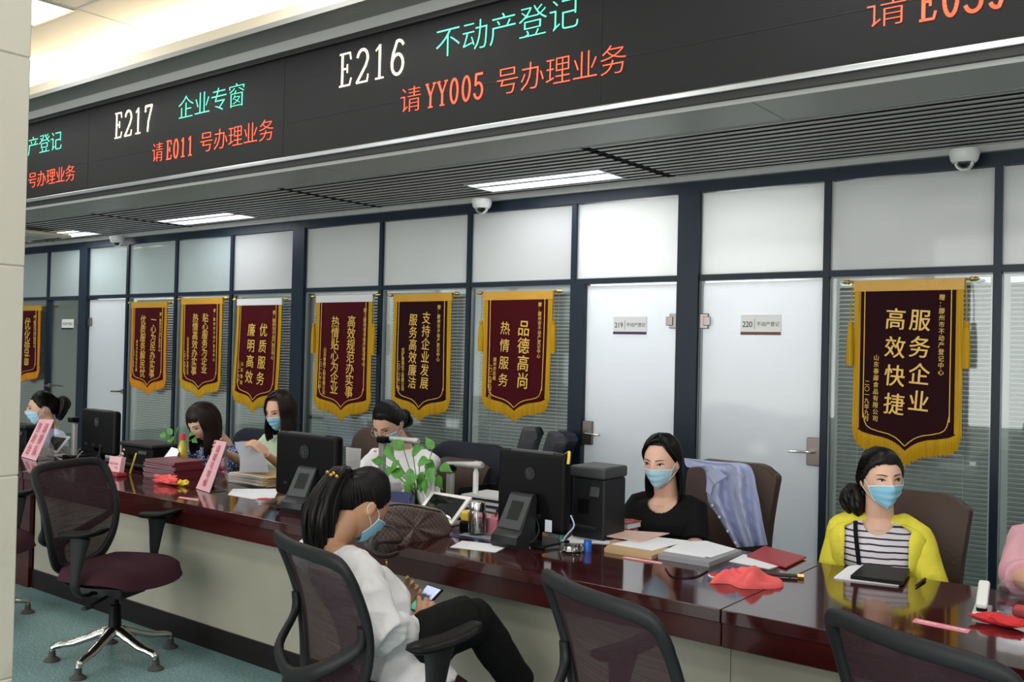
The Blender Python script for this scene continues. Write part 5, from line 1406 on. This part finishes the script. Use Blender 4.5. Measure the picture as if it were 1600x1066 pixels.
# ---------------- papers held by staff
TL, TR, BR, BL = PX(366, 691, 3.74), PX(397, 689, 3.76), PX(420, 738, 3.62), PX(374, 739, 3.60)
m = MB(); P = []
for i in range(7):
    v = i/6; P.append([lerp(lerp(TL, TR, u), lerp(BL, BR, u), v)+Vector((0, .02*math.sin(v*PI), 0)) for u in np.linspace(0, 1, 6)])
m.slab(P, (0, .001, 0)); solo('paper_sheet', 'grey sheet held up by the woman in pale green', 'paper', m, 'paper_grey')
A1 = PX(262, 706, 3.62); P = []
for i in range(7):
    v = i/6; l = lerp(PX(236, 730, 3.42), PX(268, 699, 3.58), v); r = lerp(PX(262, 733, 3.40), PX(281, 703, 3.60), v); b = Vector((0, 0, -.02*math.sin(v*PI)))
    P.append([lerp(l, r, u)+b for u in np.linspace(0, 1, 5)])
solo('paper_sheet', 'curled white sheet lifted by the woman in the floral blouse', 'paper', MB().slab(P, (0, 0, .0012)), 'paper')
# ---------------- crumpled cloths
def crumple(name, label, cat, c, size, material, seed, amp=.35, sub=4):
    bm = bmesh.new(); bmesh.ops.create_icosphere(bm, subdivisions=sub, radius=1)
    for v in bm.verts:
        p = v.co.copy(); n = noise.noise(p*1.7+Vector((seed, 0, 0)))+.5*noise.noise(p*3.9+Vector((0, seed, 0)))+.25*abs(noise.noise(p*8))
        r = 1+amp*n*1.6; lobes = 1+.22*math.sin(3*math.atan2(p.y, p.x)+seed)
        v.co = Vector((p.x*size[0]*r*lobes, p.y*size[1]*r*lobes, max(0, (p.z*.5+.5))*size[2]*r))
    m = MB(); bm.verts.index_update(); m.add([v.co+Vector(c) for v in bm.verts], [[q.index for q in f.verts] for f in bm.faces]); bm.free()
    return solo(name, label, cat, m, material, smooth=60)
p = D(263, 757); crumple('crumpled_cloth', 'crumpled coral cloth in front of the maroon folders', 'cloth', (p.x-.02, p.y, ZC), (.115, .038, .045), 'red_cloth', 3)
p = D(287, 759); q = crumple('small_pouch', 'small yellow and black pouch lying by the coral cloth', 'pouch', (p.x+.01, p.y-.01, ZC), (.04, .03, .03), 'yellow', 8)
# folded cloth on the right
cp = D(1170, 912); P = []
for i in range(21):
    row = []
    for j in range(27):
        u, v = -1+2*j/26, -1+2*i/20; a = .125*(1-.25*v*v+.12*math.sin(3*u+1)); b = .080*(1+.25*math.sin(4*u))
        zz_ = .014+.030*max(0, math.exp(-((u-.15+.35*v)/.22)**2))*(1-.5*v*v)+.016*math.exp(-((u+.55-.2*v)/.25)**2)+.008*noise.noise(Vector((u*3, v*3, 1)))
        zz_ *= 1.5; zz_ *= (1-max(abs(u), abs(v))**8*.85)
        row.append(Vector((cp.x+u*a+.25*v*b, cp.y+v*b+.10*u*.1, ZC+max(.001, zz_))))
    P.append(row)
solo('folded_cloth', 'coral red cloth lying loosely folded right of the document bundle', 'cloth', MB().slab(P, lambda p: Vector((0, 0, -(p.z-ZC)*.8-.0002))), 'red_cloth', smooth=60)
p = D(1565, 980); crumple('red_glove', 'crumpled bright red cloth beside the white stapler', 'cloth', (p.x, p.y+.01, ZC), (.07, .025, .035), 'red_glove', 5, .16)
p = D(1597, 968); q_ = MB().rbox((p.x+.03, p.y+.02, ZC+.02), (.12, .06, .035), .012); solo('red_white_packet', 'red and white packet at the right edge beside the acrylic box', 'packet', q_, 'red_cloth')
# ---------------- round things
def lathe_thing(name, label, cat, p, parts, group=None):
    t = thing(name, label, cat, (p.x, p.y, ZC), group=group)
    for nm, prof, mt in parts: obj(nm, MB().lathe(prof, seg=28), mt, t, smooth=40)
    return t
p = D(412, 784); lathe_thing('ink_pad', 'round red ink pad in a flat clear tin in front of the white sheet', 'ink pad', p, [('tin', [(0, 0), (.042, 0), (.043, .012), (.040, .013), (.038, .010), (0, .010)], 'metal_silver'), ('pad', [(0, .0102), (.036, .0102), (.036, .0145), (0, .0150)], 'red_glove')])
p = D(745, 836); t = lathe_thing('glass_jar', 'clear glass jar with silver lid between tablet and largest monitor', 'jar', p, [('glass', [(0, .001), (.036, .001), (.040, .01), (.040, .095), (.034, .108), (.034, .112), (.031, .112), (.036, .093), (.036, .012), (0, .010)], 'clear_glass'), ('lid', [(.0, .150), (.034, .150), (.037, .145), (.037, .112), (0, .112)], 'chrome'), ('water', [(0, .0105), (.035, .0125), (.035, .055), (0, .055)], 'water')])
p = D(766, 832); lathe_thing('drinking_glass', 'plain low drinking glass tucked behind the glass jar', 'glass', p, [('glass', [(0, .001), (.028, .001), (.033, .09), (.030, .09), (.026, .008), (0, .008)], 'clear_glass')])
p = D(925, 832); t = lathe_thing('glass_mug', 'clear glass mug with handle right of the largest monitor', 'mug', p, [('glass', [(0, .001), (.034, .001), (.039, .01), (.040, .098), (.037, .098), (.036, .014), (0, .012)], 'clear_glass'), ('tea', [(0, .0125), (.0355, .0145), (.0365, .05), (0, .05)], 'water')])
obj('handle', MB().tube(cat_curve([(.038, 0, .085), (.062, .0, .082), (.070, 0, .055), (.060, 0, .028), (.038, 0, .022)], 4), .005, seg=8), 'clear_glass', t, smooth=60)
p = D(918, 862); lathe_thing('seal_pot', 'small blue plastic pot standing beside the clear ashtray', 'pot', p, [('shell', [(0, 0), (.0165, 0), (.0165, .045), (.015, .047), (0, .047)], 'blue_cap')])
p = D(893, 863); lathe_thing('glass_ashtray', 'low clear glass ashtray left of the blue cap', 'ashtray', p, [('bowl', [(0, 0), (.040, 0), (.052, .012), (.048, .030), (.044, .030), (.036, .010), (0, .008)], 'clear_glass')])
p = D(877, 853); t = thing('glue_bottle', 'tiny clear bottle with green cap left of the ashtray', 'bottle', (p.x, p.y, ZC)); obj('body', MB().lathe([(0, 0), (.013, 0), (.013, .028), (0, .03)]), 'clear_glass', t); obj('cap', MB().lathe([(0, .03), (.014, .03), (.013, .055), (0, .055)]), 'green_plastic', t)
p = D(1123, 905); lathe_thing('stamp_dish', 'small white dish with red rim half under the coral cloth', 'dish', p, [('dish', [(0, 0), (.030, 0), (.040, .012), (.036, .014), (0, .010)], 'white_plastic'), ('ink', [(0, .0101), (.034, .0125), (.034, .0145), (0, .0150)], 'red_glove')])
# little things before the terminal
for i, (x, y, dx, dy, dz, mt, nm, l) in enumerate(((826, 851, .05, .035, .022, 'pink_tape', 'eraser', 'pink eraser beside the terminal of the largest monitor'), (838, 856, .06, .03, .012, 'white_plastic', 'usb_stick', 'white plug in front of the largest monitor'), (862, 857, .09, .05, .008, 'plastic_grey', 'card_reader', 'flat dark card reader before the largest monitor'), (850, 845, .10, .07, .003, 'paper', 'paper_slip', 'white paper slip under the largest monitor\'s cable'), (829, 840, .03, .02, .02, 'green_plastic', 'green_block', 'tiny green block beside the terminal'))):
    p = D(x, y); o = solo(nm, l, nm.replace('_', ' '), MB().rbox((p.x, p.y, ZC+dz/2), (dx, dy, dz), dz*.3, rot=(0, 0, i*.5)), mt)
cb = MB().tube(cat_curve([PX(892, 806, 3.30), PX(897, 822, 3.27), PX(886, 836, 3.25), PX(879, 846, 3.24)], 5), .0035, seg=6)
solo('blue_cable', 'pale blue cable hanging down the right side of the largest monitor', 'cable', cb, 'shirt_blue')
cb = MB().tube(cat_curve([D(150, 712)+Vector((0, 0, .05)), D(128, 715)+Vector((0, 0, .04)), D(112, 727)+Vector((0, 0, .006)), D(100, 722)+Vector((0, 0, .006)), D(88, 715)+Vector((0, 0, .006)), D(108, 716)+Vector((0, 0, .006))], 6), .004, seg=6)
solo('grey_cable', 'grey cable looping beside the farthest left monitor', 'cable', cb, 'metal_silver')
cb = MB().tube(cat_curve([D(1040, 889), D(1052, 903), D(1085, 903), D(1106, 893)], 6), .0025, seg=6); cb.v = [tuple(Vector(v)+Vector((0, 0, .003))) for v in cb.v]
solo('elastic_cord', 'thin black elastic cord on the counter below the document bundle', 'cord', cb, 'plastic_black')
# stick, pens
A, B = D(1172, 899), D(1256, 905); t = thing('wooden_rod', 'long brown rod with a gold tip right of the coral cloth', 'rod', ((A.x+B.x)/2, (A.y+B.y)/2, ZC))
c = Vector(t.location); up = Vector((0, 0, .009)); obj('shaft', MB().tube([A-c+up, lerp(A, B, .88)-c+up], .0075, seg=10), 'leather_brown', t); obj('tip', MB().tube([lerp(A, B, .88)-c+up, B-c+up], .0085, seg=10), 'gold', t)
A, B = D(1431, 918), D(1446, 907); solo('pen', 'dark pen lying right of the black notebook', 'pen', MB().tube([A+Vector((0, 0, .006)), lerp(A, B, .85)+Vector((0, 0, .006)), B+Vector((0, 0, .006))], [.003, .006, .004], seg=8), 'plastic_black')
A = D(203, 741); solo('yellow_pen', 'yellow pen standing at an angle between pink card and folders', 'pen', MB().tube([A+Vector((0, 0, .004)), PX(213, 708, A.y+.03)], [.006, .005], seg=8), 'yellow')
# stapler
p = D(1534, 962); t = thing('stapler', 'white stapler standing at the right end of the counter', 'stapler', (p.x, p.y, ZC), R_(8))
obj('base', MB().rbox((0, .03, .008), (.055, .14, .016), .006), 'white_plastic', t)
obj('arm', MB().rbox((0, .045, .060), (.036, .15, .022), .009, rot=(R_(20), 0, 0)), 'white_plastic', t); obj('hinge', MB().rbox((0, .00, .030), (.032, .04, .03), .005), 'plastic_black', t)
# acrylic box
p = D(1556, 968); q = Vector((p.x, p.y+.02, ZC)); m = MB(); w, d_, h = .20, .12, .105
for c, s in (((w/2, 0, h/2), (w, .003, h)), ((w/2, d_, h/2), (w, .003, h)), ((0, d_/2, h/2), (.003, d_, h)), ((w, d_/2, h/2), (.003, d_, h)), ((w/2, d_/2, .0015), (w, d_, .003))): m.box(Vector(c)+q, s)
solo('acrylic_box', 'open clear acrylic box at the right end of the counter', 'box', m, 'acrylic', smooth=0)
# ---------------- printers
def printer(label, x0, x1, yt, Y, dep, mt='plastic_black', lid=True):
    A = onY(x0, yt, Y); B = onY(x1, yt, Y); w = B.x-A.x; h = A.z-ZC; t = thing('printer', label, 'printer', ((A.x+B.x)/2, Y, ZC))
    obj('body', MB().rbox((0, dep/2, h*.42), (w*.94, dep, h*.84), .012), mt, t)
    obj('lid', MB().rbox((0, dep/2-.005, h*.92), (w, dep+.02, h*.16), .012), 'plastic_grey' if mt == 'plastic_dark' else 'plastic_matte', t)
    obj('paper_tray', MB().rbox((0, -.012, h*.18), (w*.7, .05, .012), .004), 'plastic_matte', t); obj('control_panel', MB().rbox((w*.2, -.004, h*.66), (w*.25, .012, h*.14), .004, rot=(-.2, 0, 0)), 'plastic_grey', t)
    obj('side_vent', boxm(*[((-w*.25+i*.012, -.001, h*.45), (.004, .006, h*.2)) for i in range(5)]), 'plastic_black', t, smooth=0)
    return t
printer('low black printer behind the maroon folders, beside the farthest left monitor', 189, 240, 689, 3.50, .20)
printer('tall dark grey printer behind the largest monitor, before door 219', 893, 948, 726, 3.60, .18, 'plastic_dark')
printer('black printer at the far left edge beside the marble column', 8, 42, 660, 3.45, .10)
# ---------------- books right of the mug
p = D(962, 829)
for i, (mt, h) in enumerate((('maroon_book', .018), ('book_pattern', .030))):
    z = ZC+.0005+(.018 if i else 0); t = thing('book', ['plain dark red book under the patterned one beside the mug', 'red patterned thick book lying beside the glass mug'][i], 'book', (p.x+.015*i, p.y+.07, z), .25-.3*i)
    m = MB().box((0, 0, .0015), (.16, .21, .003)); m.box((0, 0, h-.0015), (.16, .21, .003)); m.box((-.0785, 0, h/2), (.003, .21, h)); obj('cover', m, mt, t, smooth=0); obj('pages', boxm(((.0, 0, h/2), (.152, .203, h-.006))), 'paper', t, smooth=0)
# ---------------- trays and binders behind the tablet
base = thing('binder', 'x', 'binder', (0, 0, 0)); obj('cover', MB().rbox((0, 0, .013), (.33, .25, .026), .004), 'navy_binder', base); obj('pages', MB().rbox((.0, -.004, .013), (.31, .246, .014), .001, seg=1), 'paper_edge', base)
bl = ['lowest navy binder of the pile behind the tablet', 'navy binder second from the bottom behind the tablet', 'third navy binder of the pile behind the tablet', 'topmost navy binder behind the tablet, under the dark tray']
q = PX(745, 790, 3.60)
for i in range(4):
    c = base if i == 0 else copy_tree(base); c.location = (q.x+.02*math.sin(i*3), 3.72, ZC+.0005+.0265*i); c.rotation_euler = (0, 0, .12*math.sin(i*2.1)); c['label'] = bl[i]
t = thing('document_tray', 'black letter tray with papers on the navy binders', 'tray', (q.x+.03, 3.72, ZC+.107)); m = boxm(((0, 0, .003), (.30, .24, .005)), ((0, .118, .022), (.30, .005, .04)), ((-.148, 0, .022), (.005, .24, .04)), ((.148, 0, .022), (.005, .24, .04))); obj('tray', m, 'plastic_black', t, smooth=0); obj('papers', MB().box((0, -.01, .010), (.27, .21, .010), rot=(0, 0, .05)), 'paper_edge', t)
m = MB().rbox((PX(759, 795, 3.42).x, 3.45, ZC+.035), (.16, .10, .07), .004); solo('red_box', 'pinkish red box between the glass jar and the navy binders', 'box', m, 'pink_tape')
q = D(723, 833); t = thing('yellow_tin', 'black and yellow tin left of the glass jar', 'tin', (q.x, q.y+.03, ZC)); obj('base', MB().rbox((0, 0, .025), (.055, .055, .05), .008), 'plastic_black', t); obj('upper', MB().rbox((0, 0, .075), (.05, .05, .048), .012), 'yellow', t)
q = PX(771, 748, 3.80); t = thing('white_bottle', 'slim white bottle behind the largest monitor', 'bottle', (q.x+.0, 3.66, ZC)); hb = onY(771, 724, 3.66).z-ZC; obj('body', MB().lathe([(0, 0), (.014, 0), (.014, hb*.8), (.008, hb*.86), (0, hb*.86)]), 'white_plastic', t); obj('cap', MB().lathe([(0, hb*.86), (.009, hb*.86), (.009, hb), (0, hb)]), 'white_plastic', t)
# white fan shape behind the middle monitor
P = []; q = PX(549, 715, 3.60)
for i in range(8):
    v = i/7; P.append([Vector((q.x+(.018+.040*v+.01*math.sin(v*PI))*u, 3.60+.012*u*u, ZC+.02+(onY(549, 700, 3.6).z-ZC-.02)*v)) for u in np.linspace(-1, 1, 7)])
solo('paper_fan', 'white patterned hand fan standing behind the middle monitor', 'fan', MB().slab(P, (0, .004, 0)), 'white_cloth')
# bottle, bottles
q = D(286, 722); q = Vector((q.x, 3.62, ZC)); zt_ = onY(285, 678, 3.62).z-ZC; q.x = onY(285, 700, 3.62).x
t = thing('sauce_bottle', 'yellow green bottle with red cap beside the floral blouse', 'bottle', q); obj('body', MB().lathe([(0, 0), (.030, 0), (.032, .02), (.032, zt_*.55), (.028, zt_*.68), (.017, zt_*.80), (.015, zt_*.84), (0, zt_*.84)]), 'yellow_bottle', t, smooth=60); obj('cap', MB().lathe([(0, zt_*.84), (.019, zt_*.84), (.018, zt_*.95), (.012, zt_), (0, zt_)]), 'red_glove', t)
# desk card navy
TL, TR, BR, BL = PX(603, 768, 3.42), PX(644, 769, 3.42), PX(644, 793, 3.38), PX(603, 793, 3.38)
bt_ = min(BR.z, BL.z); dz = ZC-bt_; c0 = Vector(((TL.x+TR.x)/2, 3.40, ZC)); t = thing('desk_card', 'navy desk card with white writing between the visitor and the plant', 'sign', c0)
TLz = [TL, TR, Vector((BR.x, BR.y, ZC+.002)), Vector((BL.x, BL.y, ZC+.002))]
obj('card', local_mb(quad_slab(*TLz, .004), c0), 'navy_card', t, smooth=0, fix=True)
w = TR.x-TL.x; h = TL.z-ZC; tx = MB(); put_row(tx, '不动产登记', Matrix.Translation((0, -.012, h*.52))@Matrix.Rotation(-.1, 4, 'X'), -w*.45, w*.45, 0, h*.24, .006, .001); tx.box((0, -.016, h*.2), (w*.85, .002, .006)); obj('lettering', tx, 'tape_text', t, smooth=0)
obj('stand', boxm(((0, .03, .002), (w, .06, .004)), ((w*.5, .02, h*.5), (.003, .04, h))), 'acrylic', t, smooth=0)
# ---------------- plants
def leaf(mb, base, tip, w, nrm, curl=.2):
    base, tip = Vector(base), Vector(tip); d = tip-base; L = d.length; d.normalize(); s = d.cross(Vector(nrm)).normalized(); n = s.cross(d)
    P = []
    for i in range(9):
        t = i/8; ww = w*math.sin(PI*min(1, (t+.04))**.62)*(1-.25*t) if t < 1 else 0
        if i == 0: ww = w*.25
        c = base+d*L*t-n*curl*L*t*t+d*(-.08*L*(i == 0))
        P.append([c+s*ww*u+n*(.18*ww*abs(u)) for u in (-1, -.6, 0, .6, 1)])
    mb.slab(P, tuple(n*-.0012))
def plant(label, c, ztop, leaves, vase=None, seed=1, spread=.16, name='potted_plant'):
    t = thing(name, label, 'plant', c); rnd = random.Random(seed); H = ztop-c[2]
    if vase == 'glass':
        obj('vase', MB().lathe([(0, .001), (.045, .001), (.052, .012), (.050, .08), (.046, .12), (.043, .12), (.047, .08), (.048, .014), (0, .010)], seg=28), 'clear_glass', t, smooth=60); obj('water', MB().lathe([(0, .0105), (.0475, .0145), (.0465, .075), (0, .075)], seg=28), 'water', t); z0 = .03
    else:
        obj('pot', MB().lathe([(0, 0), (.05, 0), (.065, .09), (.07, .095), (.06, .095), (.055, .08), (0, .08)], seg=24), 'white_plastic', t); z0 = .07
    for px_, py_, Yl_, w, ang in leaves:
        b = onY(px_, py_, Yl_)-Vector(c); st = Vector((b.x*.12, b.y*.12, z0)); mid = lerp(st, b, .55)+Vector((0, 0, H*.12))
        sm = MB().tube(cat_curve([st, lerp(st, mid, .5)+Vector((-b.x*.08, 0, .02)), mid, b], 4), [.0032]*5+[.0026]*8, seg=6); o = obj('stem', sm, 'stem', t, smooth=60)
        lm = MB(); dr = Vector((math.cos(ang), -.25, math.sin(ang))); leaf(lm, b, b+dr*w*2.1, w*.78, (rnd.uniform(-.3, .3), -1, .6)); obj('leaf', lm, 'leaf', o, smooth=60)
c = Vector((PX(655, 785, 3.55).x, 3.55, ZC))
LV = [(a, b, c_, w*.82, g) for a, b, c_, w, g in [(606, 698, 3.50, .055, -.9), (622, 722, 3.46, .05, -2.3), (640, 735, 3.44, .052, -1.2), (660, 740, 3.44, .055, -1.7), (668, 722, 3.50, .05, -.6), (690, 728, 3.52, .045, -.2), (645, 708, 3.56, .055, .5), (628, 742, 3.46, .05, 2.9), (676, 700, 3.58, .04, 2.2), (655, 722, 3.46, .05, .2), (612, 735, 3.5, .048, -2.7), (640, 755, 3.44, .045, -1.9), (684, 745, 3.5, .042, -1.0), (630, 700, 3.6, .05, 2.6), (665, 752, 3.42, .04, -1.5), (650, 745, 3.4, .05, -2.6), (598, 722, 3.52, .045, 3.0), (672, 734, 3.42, .045, -1.3)]]
plant('green plant in a glass vase of water before the woman in the white tee', c, 1.0, LV, 'glass', 4)
c = Vector((PX(277, 690, 3.80).x, 3.74, ZC))
plant('low green plant behind the bottle with the red cap', c, .9, [(258, 682, 3.72, .03, 2.9), (268, 678, 3.72, .03, 2.3), (276, 676, 3.72, .028, .9), (296, 680, 3.74, .03, .3), (302, 686, 3.74, .028, -.3), (272, 684, 3.68, .028, -2.4), (264, 688, 3.68, .028, -.8)], None, 6)
q = D(672, 796); crumple('plastic_wrap', 'crumpled clear plastic wrap beside the glass vase', 'wrapping', (PX(674, 775, 3.50).x, 3.50, ZC), (.05, .04, .16), 'silk_white', 11, .45)
# ---------------- brown tote bag on the counter's front edge
def onX(x, y, X):
    d = ray(x, y); return Vector(CP+d*X/d[0])
XB = -2.86
ol = cat_curve([onX(x, y, XB) for x, y in [(583, 812), (594, 795), (612, 786), (640, 788), (668, 791), (690, 797), (702, 812), (703, 832), (690, 843), (660, 853), (625, 863), (598, 866), (580, 856), (575, 834)]], 4, closed=True)
bc = Vector((XB, sum(p.y for p in ol)/len(ol), ZC)); t = thing('tote_bag', 'slouching brown lattice patterned tote bag at the counter edge before the visitor', 'bag', bc)
cc = Vector((0, 0, 0))
for p in ol: cc += p/len(ol)
ring = []
for k in range(9):
    a = -PI/2+PI*k/8; s_ = max(.02, math.cos(a))**.35; x_ = .055*math.sin(a)
    ring.append([cc-bc+(p-cc)*s_+Vector((x_-.02+.007*math.sin(p.y*40+p.z*30+k), 0, 0)) for p in ol])
ring = [[cc-bc+Vector((-.075, 0, 0))+(p-cc)*.02 for p in ol]]+ring+[[cc-bc+Vector((.035, 0, 0))+(p-cc)*.02 for p in ol]]
bb = MB().grid(ring, closed=True); bb.f.append(tuple(range(len(ol)))[::-1]); bb.f.append(tuple(range((len(ring)-1)*len(ol), len(ring)*len(ol)))); obj('body', bb, 'bag_lattice', t, smooth=70, fix=True)
sp = lambda x, y, X=XB+.045: onX(x, y, X)-bc
obj('rim', MB().tube(cat_curve([sp(584, 812), sp(597, 796), sp(615, 789), sp(645, 791), sp(688, 800)], 4), .004, seg=6), 'bag_trim', t)
hn = MB().tube(cat_curve([sp(598, 822, XB+.06), sp(612, 823, XB+.10), sp(626, 836, XB+.13), sp(624, 846, XB+.14), sp(606, 846, XB+.13), sp(592, 848, XB+.10), sp(586, 858, XB+.07)], 5), .010, seg=8, flat=.5)
hn.tube(cat_curve([sp(590, 832, XB+.05), sp(580, 846, XB+.08), sp(584, 864, XB+.12), sp(604, 870, XB+.14), sp(622, 864, XB+.12)], 5), .009, seg=8, flat=.5)
obj('handle', hn, 'bag_trim', t, smooth=60)
ch = MB(); e0 = sp(604, 870, XB+.14)
for k in range(7): ch.lathe([(.004, -.001), (.006, 0), (.004, .001)], c=e0+Vector((0, 0, -.012-.011*k)), seg=8, M=Matrix.Rotation(PI/2*(k % 2), 3, 'X'))
obj('charm_chain', ch, 'gold', t)
# ---------------- phone held by the visitor
TL, TR, BR, BL = PX(669, 914, 2.60), PX(692, 922, 2.55), PX(657, 959, 2.45), PX(638, 952, 2.50)
c0 = (TL+BR)/2; n_ = (TR-TL).cross(BL-TL).normalized()
if n_.z < 0: n_ = -n_
ph = thing('smartphone', 'smartphone with a lit video on its screen, held by the seated visitor', 'phone', c0)
q = [TL-n_*.004, TR-n_*.004, BR-n_*.004, BL-n_*.004]; sl = MB(); sl.add([p-n_*.004-c0 for p in (TL, TR, BR, BL)]+[p+n_*.003-c0 for p in (TL, TR, BR, BL)], [(0, 1, 2, 3), (7, 6, 5, 4), (0, 4, 5, 1), (1, 5, 6, 2), (2, 6, 7, 3), (3, 7, 4, 0)])
obj('case', sl, 'plastic_black', ph, smooth=0, fix=True)
def scr_mat():
    m, nt, b = new_mat('phone_screen'); N = nt.nodes; L = nt.links; tc = N.new('ShaderNodeTexCoord'); nz = N.new('ShaderNodeTexNoise'); nz.inputs['Scale'].default_value = 22; L.new(tc.outputs['Object'], nz.inputs['Vector'])
    sp = N.new('ShaderNodeSeparateXYZ'); L.new(tc.outputs['Generated'], sp.inputs[0]); a = N.new('ShaderNodeMath'); a.operation = 'MULTIPLY_ADD'; a.inputs[1].default_value = .35; L.new(nz.outputs[0], a.inputs[0]); L.new(sp.outputs[2], a.inputs[2])
    r = N.new('ShaderNodeValToRGB'); e = r.color_ramp.elements; e[0].position = .15; e[0].color = (.03, .30, .20, 1); e[1].position = 1; e[1].color = (.55, .62, .9, 1)
    for p_, c_ in ((.42, (.12, .35, .22, 1)), (.5, (.05, .04, .035, 1)), (.78, (.06, .05, .05, 1)), (.86, (.5, .58, .85, 1))): x = e.new(p_); x.color = c_
    L.new(a.outputs[0], r.inputs[0]); L.new(r.outputs[0], b.inputs['Emission Color']); b.inputs['Emission Strength'].default_value = 1.0; b.inputs['Base Color'].default_value = (.01, .01, .01, 1); b.inputs['Roughness'].default_value = .1
scr_mat()
q = [p+n_*.0034-c0 for p in inset(TL, TR, BR, BL, .05, .04)]; sm = MB(); sm.add(q+[p+n_*.0008 for p in q], [(0, 1, 2, 3), (7, 6, 5, 4), (0, 4, 5, 1), (1, 5, 6, 2), (2, 6, 7, 3), (3, 7, 4, 0)]); obj('screen', sm, 'phone_screen', ph, smooth=0, fix=True)
# ================================================================== STAFF CHAIRS
q = PX(1402, 765, 4.33); exec_chair('brown leather chair behind the woman in the yellow cardigan', q.x, 4.20, q.z-.02, 'leather_brown', w=.50)
q = PX(1120, 724, 4.38); ch5 = exec_chair('brown leather chair with a pale blue shirt hung over it', q.x+.0, 4.28, q.z-.005, 'leather_brown', w=.46)
q = PX(572, 672, 4.55); exec_chair('brown leather chair behind the woman in the white tee', q.x, 4.42, q.z, 'leather_brown', w=.50)
q = PX(703, 690, 4.80); exec_chair('empty navy rimmed brown chair between the plant and the largest monitor', q.x, 4.72, q.z-.02, 'leather_navy', w=.60, rim='leather_brown')
q = PX(385, 668, 4.9); exec_chair('navy rimmed brown chair between the floral blouse and the pale green top', q.x, 4.75, q.z-.02, 'leather_navy', w=.56, rim='leather_brown')
q = PX(768, 664, 4.41); exec_chair('charcoal covered chair left of the plastic wrapped pair by the glass wall', q.x, 4.32, q.z, 'charcoal', w=.30, arms=False, rz=R_(-62))
q = PX(812, 668, 4.94); exec_chair('charcoal chair in clear plastic wrap, just above the largest monitor', q.x, 4.84, q.z-.02, 'charcoal', w=.34, arms=False, rz=R_(-50))
q = PX(838, 672, 5.47); exec_chair('dark chair standing closest to the glass wall left of door 219', q.x-.02, 5.36, q.z-.0, 'leather_navy', w=.36, arms=False, rz=R_(-45))
# ---- pale blue shirt draped over the chair
def drape():
    L_ = [(1069, 717), (1074, 730), (1098, 731), (1104, 752), (1106, 784), (1119, 803), (1134, 828), (1150, 856)]
    Rr = [(1069, 716), (1126, 722), (1164, 725), (1176, 737), (1182, 765), (1187, 790), (1192, 820), (1199, 852)]
    P = []
    lc = cat_curve([Vector((x, y, 0)) for x, y in L_], 4); rc = cat_curve([Vector((x, y, 0)) for x, y in Rr], 4)
    for i, (a, b) in enumerate(zip(lc, rc)):
        row = []; v = i/(len(lc)-1)
        for u in np.linspace(0, 1, 25):
            p = lerp(a, b, u); Y = 4.36-.10*min(1, v*3)+.035*math.sin(u*13+v*5)*min(1, v*2)+.02*math.sin(u*27+v*9)*v
            row.append(onY(p.x, p.y, Y))
        P.append(row)
    m = MB().slab(P, (0, .006, 0)); o = solo('draped_shirt', 'pale blue shirt hanging over the chair beside the woman in the black tee', 'shirt', m, 'shirt_blue', smooth=70)
    cl = MB(); P = []
    A, B, C_, D_ = (1104, 740), (1118, 733), (1136, 744), (1116, 757)
    q = [onY(*p, 4.22) for p in (A, B, C_, D_)]
    cl = quad_slab(*q, .006); q2 = [onY(*p, 4.23) for p in ((1105, 742), (1115, 757), (1110, 774), (1103, 768))]; c2 = quad_slab(*q2, .006); cl.add(c2.v, c2.f)
    obj('collar', local_mb(cl, o.location), 'shirt_blue', o, smooth=0, fix=True)
    for x, y in ((1110, 790), (1121, 808), (1134, 830), (1146, 848)):
        bt = MB().lathe([(0, -.002), (.006, -.002), (.006, .002), (0, .002)], c=onY(x+3, y, 4.21)-o.location, M=Matrix.Rotation(PI/2, 3, 'X'), seg=12)
        obj('button', bt, 'white_plastic', o)
drape()
